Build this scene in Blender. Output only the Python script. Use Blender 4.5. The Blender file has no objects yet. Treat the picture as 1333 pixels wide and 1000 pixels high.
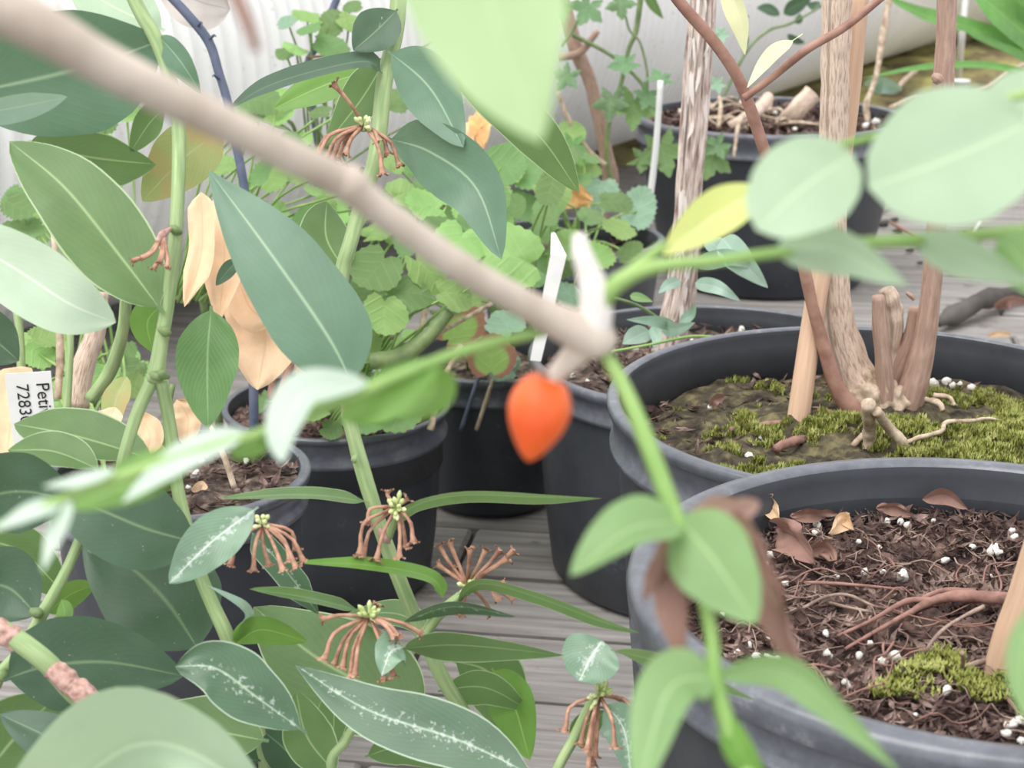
import bpy, math, random
from mathutils import Vector as V, noise, Matrix
from mathutils.geometry import interpolate_bezier
random.seed(11)
S = bpy.context.scene
COL = S.collection
# ------------------------------------------------------------------ camera, sky, sun, exposure
W, H, FPX = 1333.0, 1000.0, 2200.0
PITCH = math.radians(17.5); CAMZ = 0.68
CAM = V((0, 0, CAMZ))
FW = V((0, math.cos(PITCH), -math.sin(PITCH))); UP = V((0, math.sin(PITCH), math.cos(PITCH))); RT = V((1, 0, 0))
cd = bpy.data.cameras.new('camera'); cam = bpy.data.objects.new('camera', cd); COL.objects.link(cam)
cam.location = CAM; cam.rotation_euler = (math.pi/2 - PITCH, 0, 0)
cd.sensor_width = 36; cd.lens = FPX/W*36; cd.clip_start = 0.01; cd.clip_end = 100
cd.dof.use_dof = True; cd.dof.focus_distance = 1.0; cd.dof.aperture_fstop = 19
S.camera = cam
wd = bpy.data.worlds.new('overcast_sky'); S.world = wd; wd.use_nodes = True
wd.node_tree.nodes['Background'].inputs[0].default_value = (0.98, 0.98, 1.0, 1)
wd.node_tree.nodes['Background'].inputs[1].default_value = 1.0
sl = bpy.data.lights.new('sun', 'SUN'); sl.energy = 2.0; sl.angle = math.radians(50); sl.color = (1, 0.98, 0.94)
so = bpy.data.objects.new('sun', sl); COL.objects.link(so); so.rotation_euler = (math.radians(18), math.radians(-22), 0)
S.view_settings.view_transform = 'Standard'; S.view_settings.look = 'None'
S.view_settings.gamma = 1; S.view_settings.use_curve_mapping = False
S.view_settings.exposure = 0.5

# ------------------------------------------------------------------ pixel helpers
def ray(x, y): return FW + RT*((x-W/2)/FPX) + UP*((H/2-y)/FPX)
def P(x, y, z): return CAM + ray(x, y)*z
def zy(x, y, Y): return Y/ray(x, y).y                 # depth at which a ray meets the plane Y
def zh(x, y, h): return (h-CAMZ)/ray(x, y).z          # depth at which a ray meets the height h

def spline(pts, n):
    """Catmull-Rom through tuples, n samples"""
    m = len(pts); out = []
    if m == 2:
        return [tuple(a+(b-a)*i/(n-1) for a, b in zip(*pts)) for i in range(n)]
    for i in range(n):
        u = i/(n-1)*(m-1); k = min(int(u), m-2); f = u-k
        p1, p2 = pts[k], pts[k+1]
        p0 = pts[k-1] if k > 0 else tuple(2*a-b for a, b in zip(p1, p2))
        p3 = pts[k+2] if k+2 < m else tuple(2*b-a for a, b in zip(p1, p2))
        out.append(tuple(.5*(2*b+(c-a)*f+(2*a-5*b+4*c-d)*f*f+(3*b-a-3*c+d)*f**3) for a, b, c, d in zip(p0, p1, p2, p3)))
    return out

# ------------------------------------------------------------------ materials
MATS = {}
def lin(c):
    return tuple(((v/255)/12.92 if v/255 <= .04045 else ((v/255+.055)/1.055)**2.4) for v in c) + (1,)
class NT:
    def __init__(s, name):
        s.m = bpy.data.materials.new(name); s.m.use_nodes = True; s.t = s.m.node_tree; s.t.nodes.clear()
        s.out = s.n('ShaderNodeOutputMaterial')
    def n(s, k, **kw):
        q = s.t.nodes.new(k)
        for a, b in kw.items(): setattr(q, a, b)
        return q
    def l(s, a, b): s.t.links.new(a, b)
    def math(s, op, a, b=None, c=None):
        q = s.n('ShaderNodeMath', operation=op)
        for i, v in enumerate((a, b, c)):
            if v is None: continue
            if isinstance(v, (int, float)): q.inputs[i].default_value = v
            else: s.l(v, q.inputs[i])
        return q.outputs[0]
    def ramp(s, fac, stops):
        q = s.n('ShaderNodeValToRGB'); e = q.color_ramp.elements
        while len(e) < len(stops): e.new(.5)
        for i, (p, c) in enumerate(stops): e[i].position = p; e[i].color = c
        s.l(fac, q.inputs[0]); return q.outputs[0]
    def noise(s, scale, detail=4, vec=None, rough=.55):
        q = s.n('ShaderNodeTexNoise'); q.inputs['Scale'].default_value = scale; q.inputs['Detail'].default_value = detail
        q.inputs['Roughness'].default_value = rough
        if vec is None: vec = s.n('ShaderNodeTexCoord').outputs['Object']
        s.l(vec, q.inputs['Vector']); return q.outputs[0]
    def mix(s, fac, a, b):
        q = s.n('ShaderNodeMix', data_type='RGBA')
        for i, v in ((0, fac), (6, a), (7, b)):
            if isinstance(v, (int, float)): q.inputs[i].default_value = v
            elif isinstance(v, tuple): q.inputs[i].default_value = v
            else: s.l(v, q.inputs[i])
        return q.outputs[2]
    def bsdf(s, col, rough=.5, spec=.5, bump=None, bstr=.3, bdist=.002):
        q = s.n('ShaderNodeBsdfPrincipled'); q.inputs['Specular IOR Level'].default_value = spec
        if isinstance(col, tuple): q.inputs['Base Color'].default_value = col
        else: s.l(col, q.inputs['Base Color'])
        if isinstance(rough, (int, float)): q.inputs['Roughness'].default_value = rough
        else: s.l(rough, q.inputs['Roughness'])
        if bump is not None:
            b = s.n('ShaderNodeBump'); b.inputs['Strength'].default_value = bstr; b.inputs['Distance'].default_value = bdist
            s.l(bump, b.inputs['Height']); s.l(b.outputs[0], q.inputs['Normal'])
        return q.outputs[0]
    def done(s, sh): s.l(sh, s.out.inputs[0]); return s.m

def leafmat(name, base, rib, trans=.35, rough=.38, specks=0.0, veins=.25, vary=.25, edge=None, blotch=None, glow=.35):
    t = NT(name); uv = t.n('ShaderNodeUVMap').outputs[0]
    sx = t.n('ShaderNodeSeparateXYZ'); t.l(uv, sx.inputs[0])
    u, v = sx.outputs[0], sx.outputs[1]
    d = t.math('ABSOLUTE', t.math('SUBTRACT', v, .5))                     # distance from midrib
    B = lin(base); R = lin(rib)
    nz = t.noise(55, 4)
    dark = tuple(c*(1-vary) for c in B[:3])+(1,); lite = tuple(min(1, c*(1+vary)) for c in B[:3])+(1,)
    col = t.ramp(nz, [(.3, dark), (.7, lite)])
    ph = t.math('ADD', t.math('MULTIPLY', u, 95), t.math('MULTIPLY', d, -85))
    sv = t.math('POWER', t.math('MULTIPLY_ADD', t.math('SINE', ph), .5, .5), 14)
    col = t.mix(t.math('MULTIPLY', sv, veins), col, R)
    rb = t.math('SUBTRACT', 1, t.math('SMOOTH_MIN', t.math('MULTIPLY', d, 38), 1, .3)); rb = t.math('MAXIMUM', rb, 0)
    col = t.mix(rb, col, R)
    if edge:
        ed = t.math('GREATER_THAN', d, .478); col = t.mix(t.math('MULTIPLY', ed, .75), col, lin(edge))
    if blotch:
        bz = t.noise(38, 5); bm = t.math('MULTIPLY', t.math('GREATER_THAN', bz, .5), 1.0)
        col = t.mix(t.ramp(bz, [(.46, (0,0,0,1)), (.6, (1,1,1,1))]), col, lin(blotch))
    if specks:
        q = t.noise(420, 5, rough=.7)
        band = t.math('SUBTRACT', 1, t.math('MINIMUM', t.math('MULTIPLY', d, 3.2), 1))
        thr = t.math('SUBTRACT', .70, t.math('MULTIPLY', band, specks))
        k = t.math('MULTIPLY', t.math('GREATER_THAN', q, thr), .38)
        col = t.mix(k, col, lin((225, 232, 225)))
    bp = t.math('ADD', t.math('MULTIPLY', sv, -.1), nz)
    sh = t.bsdf(col, rough, .5, bp, .25, .001)
    tr = t.n('ShaderNodeBsdfTranslucent'); tc = t.mix(glow, col, (0.45, .68, .22, 1)); t.l(tc, tr.inputs[0])
    mx = t.n('ShaderNodeMixShader'); mx.inputs[0].default_value = trans; t.l(sh, mx.inputs[1]); t.l(tr.outputs[0], mx.inputs[2])
    MATS[name] = t.done(mx.outputs[0])
leafmat('leaf_blue', (94, 126, 104), (158, 184, 152), .2, .4, vary=.08, veins=.05)
leafmat('leaf_mid', (96, 128, 76), (165, 190, 135), .3, .45, vary=.1, veins=.06, edge=(196, 214, 172))
leafmat('leaf_dark', (60, 88, 68), (112, 140, 104), .2, .4, specks=.04, vary=.1, veins=.05)
leafmat('leaf_pale', (196, 216, 190), (228, 236, 222), .25, .45, veins=.05, vary=.05)
leafmat('leaf_speck', (74, 104, 80), (165, 188, 162), .18, .36, specks=.17, vary=.12, veins=.06, edge=(190, 208, 185))
leafmat('leaf_gloss', (112, 142, 118), (210, 222, 212), .15, .28, specks=.22, veins=.12, vary=.2)
leafmat('leaf_droop', (104, 146, 88), (160, 194, 135), .3, .45, veins=.3, vary=.12)
leafmat('leaf_fresh', (140, 176, 118), (190, 222, 156), .4, .45, vary=.06, veins=.03)
leafmat('leaf_fresh_blue', (180, 202, 174), (208, 230, 196), .35, .42, vary=.05, veins=.03)
leafmat('leaf_haze', (196, 224, 172), (206, 232, 184), .45, .5, vary=.04, veins=.03)
leafmat('leaf_silver', (196, 212, 198), (226, 238, 226), .25, .5, vary=.04, veins=.03)
leafmat('leaf_lime', (112, 158, 68), (160, 200, 108), .4, .42, vary=.1, veins=.06)
leafmat('leaf_yellow', (200, 208, 124), (232, 236, 170), .35, .42, vary=.1, veins=.06)
leafmat('leaf_cream', (236, 236, 190), (246, 244, 215), .35, .45, vary=.06)
leafmat('leaf_sick', (160, 168, 104), (186, 190, 138), .3, .5, vary=.16, blotch=(178, 156, 104))
leafmat('leaf_strap', (104, 158, 80), (140, 186, 104), .3, .38, vary=.12, veins=0)
leafmat('leaf_grey', (156, 184, 168), (190, 210, 195), .25, .5, vary=.1, veins=.08)
leafmat('dry_tan', (232, 200, 164), (220, 184, 146), .2, .7, vary=.12, veins=.15, glow=0.0)
leafmat('dry_brown', (154, 120, 108), (124, 94, 84), .15, .7, vary=.25, veins=.2, glow=0.0)
leafmat('dry_gold', (230, 196, 134), (212, 168, 100), .25, .6, vary=.2, veins=.2, blotch=(210, 160, 104), glow=0.0)
leafmat('dry_pink', (198, 164, 150), (170, 132, 118), .2, .7, vary=.2, veins=.15, glow=0.0)
leafmat('paper_grey', (210, 202, 196), (185, 172, 166), .1, .6, vary=.06, veins=.05, glow=0.0)

def radial(name, base, vein, trans=.4, red=None):
    t = NT(name); uv = t.n('ShaderNodeUVMap').outputs[0]
    sx = t.n('ShaderNodeSeparateXYZ'); t.l(uv, sx.inputs[0])
    r = t.math('SQRT', t.math('ADD', t.math('POWER', sx.outputs[0], 2), t.math('POWER', sx.outputs[1], 2)))
    ax = t.math('ABSOLUTE', sx.outputs[0])
    sv = t.math('POWER', t.math('MULTIPLY_ADD', t.math('SINE', t.math('SUBTRACT', t.math('MULTIPLY', sx.outputs[1], 13), t.math('MULTIPLY', ax, 10))), .5, .5), 10)
    sv = t.math('MAXIMUM', sv, t.math('LESS_THAN', ax, .025))
    B = lin(base); nz = t.noise(70, 4)
    oi = t.n('ShaderNodeObjectInfo').outputs['Random']
    col = t.ramp(nz, [(.3, tuple(c*.8 for c in B[:3])+(1,)), (.7, tuple(min(1, c*1.2) for c in B[:3])+(1,))])
    hs = t.n('ShaderNodeHueSaturation'); t.l(col, hs.inputs['Color'])
    t.l(t.math('MULTIPLY_ADD', oi, .03, .47), hs.inputs['Hue']); t.l(t.math('MULTIPLY_ADD', oi, .4, .8), hs.inputs['Value'])
    col = t.mix(t.math('MULTIPLY', sv, .2), hs.outputs[0], lin(vein))
    if red:
        col = t.mix(t.ramp(t.math('ADD', r, t.math('MULTIPLY', nz, .5)), [(.9, (0,0,0,1)), (1.25, (.9,.9,.9,1))]), col, lin(red))
    sh = t.bsdf(col, .5, .4, t.math('SUBTRACT', t.math('MULTIPLY', t.noise(160, 3), .6), sv), .5, .0012)
    tr = t.n('ShaderNodeBsdfTranslucent'); t.l(t.mix(.35, col, (.45, .7, .2, 1)), tr.inputs[0])
    mx = t.n('ShaderNodeMixShader'); mx.inputs[0].default_value = trans; t.l(sh, mx.inputs[1]); t.l(tr.outputs[0], mx.inputs[2])
    MATS[name] = t.done(mx.outputs[0])
radial('round_green', (150, 196, 120), (192, 222, 160))
radial('round_deep', (116, 156, 100), (160, 190, 138))
radial('round_red', (150, 190, 105), (200, 215, 150), red=(168, 96, 96))
radial('round_grey', (156, 192, 168), (196, 220, 200), .3)
radial('ivy_green', (108, 146, 106), (172, 200, 158), .3)

def simple(name, c1, c2, scale=60, rough=.6, spec=.4, bstr=.3, bdist=.001, detail=5, stretch=None, c3=None):
    t = NT(name); vec = None
    if stretch:
        mp = t.n('ShaderNodeMapping'); mp.inputs['Scale'].default_value = stretch
        t.l(t.n('ShaderNodeUVMap').outputs[0] if len(stretch) == 3 and stretch[2] == 0 else t.n('ShaderNodeTexCoord').outputs['Object'], mp.inputs[0]); vec = mp.outputs[0]
    nz = t.noise(scale, detail, vec)
    st = [(.32, lin(c1)), (.66, lin(c2))]
    if c3: st = [(.34, lin(c1)), (.52, lin(c2)), (.68, lin(c3))]
    MATS[name] = t.done(t.bsdf(t.ramp(nz, st), rough, spec, nz, bstr, bdist))
simple('stem_green', (130, 156, 104), (168, 188, 136), 1, .5, stretch=(9, 6, 0), bstr=.1)
simple('stem_fresh', (122, 160, 84), (156, 186, 112), 40, .45)
simple('stem_dark', (70, 82, 104), (98, 104, 124), 60, .5)
simple('stem_olive', (96, 120, 78), (134, 152, 100), 60, .5)
simple('bark_blur', (178, 164, 150), (214, 202, 190), 55, .65, bstr=.4)
simple('bark_white', (226, 216, 210), (250, 246, 242), 45, .6)
simple('bark_scab', (152, 116, 106), (206, 170, 158), 300, .8, bstr=.8)
simple('bark_tan', (168, 140, 124), (220, 198, 180), 1, .75, stretch=(46, 15, 0), bstr=.9, bdist=.0015, c3=(222, 202, 184))
simple('bark_brown', (148, 120, 106), (182, 154, 138), 1, .6, stretch=(16, 10, 0), bstr=.4)
simple('bark_twig', (134, 96, 84), (170, 132, 116), 80, .55)
simple('bark_shag', (136, 110, 102), (220, 202, 192), 1, .85, stretch=(26, 5, 0), bstr=.9, bdist=.003, c3=(244, 232, 224))
simple('wood_stake', (190, 156, 130), (208, 176, 150), 1, .6, stretch=(14, 3, 0), bstr=.1)
simple('root_pale', (146, 124, 104), (212, 194, 172), 120, .8, bstr=.7)
simple('root_red', (118, 86, 78), (160, 122, 110), 150, .8, bstr=.6)
simple('root_fine', (108, 88, 80), (176, 152, 138), 150, .8)
simple('withered', (132, 92, 74), (200, 156, 132), 160, .65, bstr=.5)
simple('bud', (176, 192, 122), (226, 232, 182), 90, .45)
simple('white_plastic', (214, 214, 212), (228, 228, 226), 40, .4, bstr=.05)
simple('ink', (30, 28, 30), (40, 38, 40), 40, .6)
simple('moss', (112, 118, 58), (150, 156, 86), 90, .9, .1, bstr=.3, c3=(186, 188, 124))
simple('moss_ground', (48, 44, 40), (82, 75, 62), 80, .95, .1, bstr=1, bdist=.006, detail=9, c3=(122, 114, 84))
simple('soil', (40, 33, 32), (96, 76, 70), 70, .95, .15, bstr=1, bdist=.006, detail=8, c3=(138, 114, 104))
simple('soil_dark', (44, 40, 38), (98, 86, 78), 90, .95, .15, bstr=1, bdist=.005, detail=8, c3=(150, 136, 122))
simple('litter', (58, 47, 45), (100, 82, 77), 60, .9, .1, c3=(164, 142, 132))
simple('perlite', (214, 210, 200), (250, 248, 242), 200, .8, bstr=.5)
simple('bank', (96, 84, 72), (150, 142, 100), 9, .95, .1, bstr=1, bdist=.02, detail=8, c3=(186, 180, 112))
simple('stone', (96, 92, 88), (168, 164, 158), 24, .9, .2, bstr=.8, bdist=.006, detail=8)
simple('wall_paint', (220, 222, 222), (240, 240, 240), 3, .7, bstr=.05)
simple('ground_dark', (60, 58, 56), (100, 96, 92), 12, .95)
simple('terracotta', (206, 150, 120), (226, 170, 140), 40, .7)
def special():
    t = NT('duct'); nz = t.noise(3.5, 4); q = t.noise(120, 3)
    c = t.ramp(nz, [(.3, lin((232, 232, 230))), (.7, lin((250, 250, 250)))])
    c = t.mix(t.math('MULTIPLY', t.math('GREATER_THAN', q, .68), .5), c, lin((190, 176, 160)))
    MATS['duct'] = t.done(t.bsdf(c, .4, .5))
    t = NT('pot_plastic')                                    # dark plastic with dusty, scuffed patches
    n1 = t.noise(14, 7, rough=.7); n2 = t.noise(90, 6, rough=.75)
    c = t.ramp(n1, [(.35, lin((50, 53, 59))), (.7, lin((64, 67, 73)))])
    m = t.math('MULTIPLY', n1, n2)
    c = t.mix(t.ramp(m, [(.36, (0,0,0,1)), (.46, (.6,.6,.6,1))]), c, lin((130, 130, 134)))
    MATS['pot_plastic'] = t.done(t.bsdf(c, t.math('MULTIPLY_ADD', n2, .3, .3), .5, n2, .15, .001))
    t = NT('pot_rim_skylit'); n1 = t.noise(22, 7, rough=.7); n2 = t.noise(110, 5)  # same plastic as the pot, lightened: sky light on the lip painted into the colour
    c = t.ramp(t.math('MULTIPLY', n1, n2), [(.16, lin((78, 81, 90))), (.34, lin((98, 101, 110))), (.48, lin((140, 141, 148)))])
    MATS['pot_rim_skylit'] = t.done(t.bsdf(c, .34, .8, n2, .08, .0006))
    t = NT('berry'); tc = t.n('ShaderNodeTexCoord').outputs['Object']
    c = t.ramp(t.noise(60, 3), [(.3, lin((222, 78, 26))), (.7, lin((242, 112, 48)))])
    q = t.n('ShaderNodeBsdfPrincipled'); t.l(c, q.inputs['Base Color']); q.inputs['Roughness'].default_value = .42
    q.inputs['Subsurface Weight'].default_value = .25; q.inputs['Subsurface Radius'].default_value = (.004, .0015, .0006)
    MATS['berry'] = t.done(q.outputs[0])
    t = NT('plank'); mp = t.n('ShaderNodeMapping'); mp.inputs['Scale'].default_value = (.6, 12, 12)
    oi = t.n('ShaderNodeObjectInfo'); 
    t.l(t.n('ShaderNodeTexCoord').outputs['Object'], mp.inputs[0]); t.l(oi.outputs['Random'], mp.inputs[1])
    n1 = t.noise(8, 7, mp.outputs[0], .65)
    c = t.ramp(n1, [(.25, lin((104, 100, 96))), (.6, lin((154, 150, 147))), (.8, lin((180, 177, 174)))])
    n2 = t.noise(16, 6, rough=.7); c = t.mix(t.ramp(n2, [(.6, (0,0,0,1)), (.72, (.8,.8,.8,1))]), c, lin((70, 64, 58)))
    MATS['plank'] = t.done(t.bsdf(c, .8, .3, n1, .5, .003))
special()

# ------------------------------------------------------------------ object helpers
ROOT = {}
def thing(name, label, cat, loc, group=None, kind=None):
    o = bpy.data.objects.new(name, None); COL.objects.link(o); o.location = loc
    o.empty_display_size = .02
    o['label'] = label; o['category'] = cat
    if group: o['group'] = group
    if kind: o['kind'] = kind
    ROOT[o.name] = V(loc); return o
def org(p):
    if p is None: return V((0, 0, 0))
    return ROOT[p.name]
def mesh(name, verts, faces, mat, parent=None, uvs=None, smooth=True, label=None, kind=None):
    o0 = org(parent); m = bpy.data.meshes.new(name)
    m.from_pydata([tuple(V(v)-o0) for v in verts], [], faces)
    if uvs is not None:
        L = m.uv_layers.new(name='UVMap'); idx = [0]*len(m.loops); m.loops.foreach_get('vertex_index', idx)
        L.data.foreach_set('uv', [c for i in idx for c in uvs[i]])
    if smooth: m.polygons.foreach_set('use_smooth', [True]*len(m.polygons))
    m.materials.append(MATS[mat]); o = bpy.data.objects.new(name, m); COL.objects.link(o)
    if parent is not None: o.parent = parent; ROOT[o.name] = o0
    if label: o['label'] = label
    if kind: o['kind'] = kind
    return o
def tag(o, label, cat, group=None, kind=None):
    o['label'] = label; o['category'] = cat
    if group: o['group'] = group
    if kind: o['kind'] = kind
    return o

def tube_geo(pts, seg=10, n=None, rough=0, freq=60, caps=True, ridges=0, rfreq=(9, 14)):
    """pts: world Vector + radius tuples"""
    n = n or max(6, len(pts)*6)
    sp = spline([(p.x, p.y, p.z, r) for p, r in pts], n)
    C = [V(s[:3]) for s in sp]; R = [max(s[3], 1e-5) for s in sp]
    vs, fs, uv = [], [], []; nn = None; L = 0
    for i in range(n):
        t = (C[min(i+1, n-1)]-C[max(i-1, 0)]).normalized()
        if nn is None:
            nn = t.orthogonal().normalized()
        nn = (nn - t*nn.dot(t)).normalized(); b = t.cross(nn)
        if i: L += (C[i]-C[i-1]).length
        for k in range(seg):
            a = 2*math.pi*k/seg; d = nn*math.cos(a)+b*math.sin(a); r = R[i]
            if rough: r *= 1+rough*noise.noise((C[i]+d*R[i])*freq)
            if ridges:
                q = noise.noise(V((math.cos(a)*rfreq[0]*.35, math.sin(a)*rfreq[0]*.35, L*rfreq[1]))) 
                r *= 1+ridges*(abs(q)*2-.5)
            vs.append(C[i]+d*r); uv.append((k/seg*1.0, L*6))
        if i:
            for k in range(seg):
                a0, a1 = (i-1)*seg+k, (i-1)*seg+(k+1) % seg
                fs.append((a0, a1, a1+seg, a0+seg))
    if caps:
        fs.append(tuple(range(seg-1, -1, -1))); fs.append(tuple(range((n-1)*seg, n*seg)))
    return vs, fs, uv
def tube(name, parent, pts, mat, **kw):
    """pts: (px, py, depth, radius in px)"""
    lab = kw.pop('label', None)
    g = tube_geo([(P(x, y, z), r*z/FPX) for x, y, z, r in pts], **kw)
    return mesh(name, g[0], g[1], mat, parent, g[2], label=lab)
def tubew(name, parent, pts, mat, **kw):
    lab = kw.pop('label', None)
    g = tube_geo([(V(p), r) for p, r in pts], **kw)
    return mesh(name, g[0], g[1], mat, parent, g[2], label=lab)

PROF = {
 'oval':  lambda t: (math.sin(math.pi*t**.85))**.75,
 'lance': lambda t: (math.sin(math.pi*t**.75))**.9,
 'obov':  lambda t: (math.sin(math.pi*t**1.35))**.7,
 'ovate': lambda t: (math.sin(math.pi*t**.62))**.85,
 'strap': lambda t: min(1, t*9)**.7*min(1, (1-t)*3.2)**.8,
 'heart': lambda t: min(1, t*4)**.45*(1-t**1.5)**.8,
 'round': lambda t: (math.sin(math.pi*t))**.5,
}
def leaf(parent, mid, w, mat='leaf_mid', prof='oval', roll=0, fold=.14, curl=0, wav=.03, name='leaf', n=16, m=8, stalk=0, label=None, seed=None):
    """mid: (px,py,depth) from base to tip, w: width in px as seen; roll: degrees the blade turns away from facing the lens"""
    sp = [P(*s) for s in spline(mid, n+1)]
    zs = [s[2] for s in spline(mid, n+1)]
    ro = math.radians(roll); cr = max(.22, abs(math.cos(ro)))
    vs, uv, fs = [], [], []; sd = V((random.random()*50, random.random()*50, 0))
    for i in range(n+1):
        t = i/n
        T = (sp[min(i+1, n)]-sp[max(i-1, 0)]).normalized(); vw = (sp[i]-CAM).normalized()
        s0 = T.cross(vw)
        s0 = s0.normalized() if s0.length > 1e-4 else RT.copy()
        n0 = s0.cross(T).normalized()
        if n0.dot(vw) > 0: n0 = -n0
        sv = s0*math.cos(ro)+n0*math.sin(ro); nv = sv.cross(T).normalized()
        if nv.dot(n0) < 0: nv = -nv
        if stalk and t < stalk: k = .05
        else:
            tt = (t-stalk)/(1-stalk) if stalk else t
            k = max(PROF[prof](min(max(tt, 0), 1)), .0) if 0 < tt < 1 else 0
            if stalk: k = max(k, .05 if tt < .5 else 0)
        hw = .5*w*zs[i]/FPX/cr
        for j in range(m+1):
            u = -1+2*j/m
            wv = wav*noise.noise(V((t*4, u*1.5, 0))+sd)*(.3+abs(u))*2
            wo = 1+.04*noise.noise(V((t*7, u, 9))+sd)*abs(u)
            off = hw*k*u*wo; up = hw*k*(fold*abs(u)+curl*u*u)+hw*wv*(k > 0.06)
            vs.append(sp[i]+sv*off+nv*up); uv.append((t, j/m))
        if i:
            for j in range(m):
                a = (i-1)*(m+1)+j; fs.append((a, a+1, a+m+2, a+m+1))
    return mesh(name, vs, fs, mat, parent, uv, label=label)

def polar_mesh(name, rf, rings=5, segs=44, cup=.12, pucker=.05, sd=0):
    vs, uv, fs = [(0, 0, 0)], [(0, 0)], []
    for r in range(1, rings+1):
        q = r/rings
        for k in range(segs):
            a = 2*math.pi*k/segs; R = rf(a)*q
            x, y = R*math.sin(a), R*math.cos(a)
            z = cup*q*q+pucker*.4*q*math.cos(5*a)+.05*abs(x)+.09*q*noise.noise(V((x*1.6, y*1.6, sd)))*2
            vs.append((x, y, z)); uv.append((x, y))
    for k in range(segs):
        fs.append((0, 1+k, 1+(k+1) % segs))
    for r in range(1, rings):
        for k in range(segs):
            a, b = 1+(r-1)*segs+k, 1+(r-1)*segs+(k+1) % segs
            fs.append((a, a+segs, b+segs, b))
    m = bpy.data.meshes.new(name); m.from_pydata(vs, [], fs)
    L = m.uv_layers.new(name='UVMap'); idx = [0]*len(m.loops); m.loops.foreach_get('vertex_index', idx)
    L.data.foreach_set('uv', [c for i in idx for c in uv[i]]); m.polygons.foreach_set('use_smooth', [True]*len(m.polygons))
    return m
def geranium(a):   # scalloped round leaf with a notch at the stalk (a = pi)
    d = math.pi-abs((a % (2*math.pi))-math.pi); d = abs((a % (2*math.pi))-math.pi)
    return (1+.03*math.cos(5*a)+.035*math.cos(19*a)+.06*math.cos(a))*(1-.4*math.exp(-(d/.25)**2))
def ivyf(a):
    d = abs((a % (2*math.pi))-math.pi)
    return (.72+.28*math.cos(5*a)**3+.12*math.cos(a))*(1-.3*math.exp(-(d/.3)**2))
def nettle(a):
    d = abs((a % (2*math.pi))-math.pi)
    return (.80+.25*math.cos(a)*math.cos(a)*(1 if math.cos(a) > 0 else .6)+.055*math.cos(22*a))*(1-.25*math.exp(-(d/.25)**2))
PM = {}
for nm, f, mats in (('round', geranium, ('round_green', 'round_deep', 'round_red', 'round_grey')), ('ivy', ivyf, ('ivy_green', 'round_grey', 'round_deep')), ('nettle', nettle, ('round_green', 'round_deep', 'round_grey'))):
    for mt in mats:
        for v in range(3):
            k = polar_mesh('leaf_'+nm, f, cup=(.14, -.12, .05)[v], pucker=(.04, .05, .03)[v], sd=v*7.3, segs=66); k.materials.append(MATS[mt]); PM[nm, mt, v] = k
def pleaf(parent, x, y, z, rpx, kind='round', mat='round_green', nrm=(0, -.5, .8), az=None, sq=1.0, name='leaf'):
    o = bpy.data.objects.new(name, PM[kind, mat, random.randrange(3)]); COL.objects.link(o)
    N = V(nrm).normalized(); az = random.uniform(0, 6.28) if az is None else az
    q = N.to_track_quat('Z', 'Y'); M = q.to_matrix().to_4x4() @ Matrix.Rotation(az, 4, 'Z')
    r = rpx*z/FPX
    o.parent = parent; o.matrix_local = Matrix.Translation(P(x, y, z)-org(parent)) @ M @ Matrix.Diagonal((r*sq, r, r, 1))
    return o
def withered(parent, pts, Z, r0=2.6):
    """dead tubular flower: thin tube ending in a ragged mouth"""
    W3 = [(P(x, y, Z+dz), r*Z/FPX) for x, y, dz, r in pts]
    vs, fs, uv = tube_geo(W3, seg=7, n=9, rough=.25, freq=500)
    e = W3[-1][0]; d = (W3[-1][0]-W3[-2][0]).normalized(); r = W3[-1][1]*1.25
    a = d.orthogonal().normalized(); b = d.cross(a)
    for k in range(5):
        t = k*1.2566+random.random(); o = a*math.cos(t)+b*math.sin(t); s = d.cross(o)
        i = len(vs); L = r*random.uniform(.7, 1.3)
        vs += [e+o*r*.6-s*r*.55, e+o*r*.6+s*r*.55, e+o*(r*.6+L*.6)+d*L*.55+s*r*.3, e+o*(r*.5+L)+d*L*.25, e+o*(r*.6+L*.6)+d*L*.55-s*r*.3]
        uv += [(0, 0)]*5; fs.append((i, i+1, i+2, i+3, i+4))
    return mesh('withered_flower', vs, fs, 'withered', parent, uv)
def bud(parent, x, y, Z, dx, dy, dz, L, r):
    p0 = P(x, y, Z); d = (RT*dx+UP*-dy-FW*dz).normalized(); s = Z/FPX
    g = tube_geo([(p0, r*.55*s), (p0+d*L*.35*s, r*.6*s), (p0+d*L*.72*s, r*s), (p0+d*L*s, r*.25*s)], seg=7, n=8)
    return mesh('bud', g[0], g[1], 'bud', parent, g[2])
def cluster(parent, cx, cy, Z, ends, nb=8, spread=14, up=-1, r=3.1):
    """flower head: short green stalk with buds (a small mesh) that parents its buds and dead flowers"""
    c = tube('flower_cluster', parent, [(cx, cy+8, Z, 4.5), (cx, cy, Z, 3.6), (cx+1, cy-6, Z-.002, 2.6)], 'stem_green', seg=8)
    for i in range(nb):
        a = random.uniform(0, 6.28); q = random.uniform(.25, 1)
        bud(c, cx+math.cos(a)*4*q, cy+math.sin(a)*4*q, Z-.003, math.cos(a)*q, math.sin(a)*q+up*.5, random.uniform(.1, .8), random.uniform(.7, 1.1)*spread, 3.4)
    for e in ends:
        ex, ey = e[0], e[1]; bow = e[2] if len(e) > 2 else random.uniform(-6, 6)
        mx, my = (cx+ex)/2+bow, (cy+ey)/2-abs(bow)*.6; dz = random.uniform(-.018, .004)
        withered(c, [(cx, cy, 0, r*.8), (mx, my, dz*.7, r*.8), (ex*.8+mx*.2, ey*.8+my*.2, dz, r*1.05), (ex, ey, dz, r*1.7)], Z)
    return c

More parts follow.
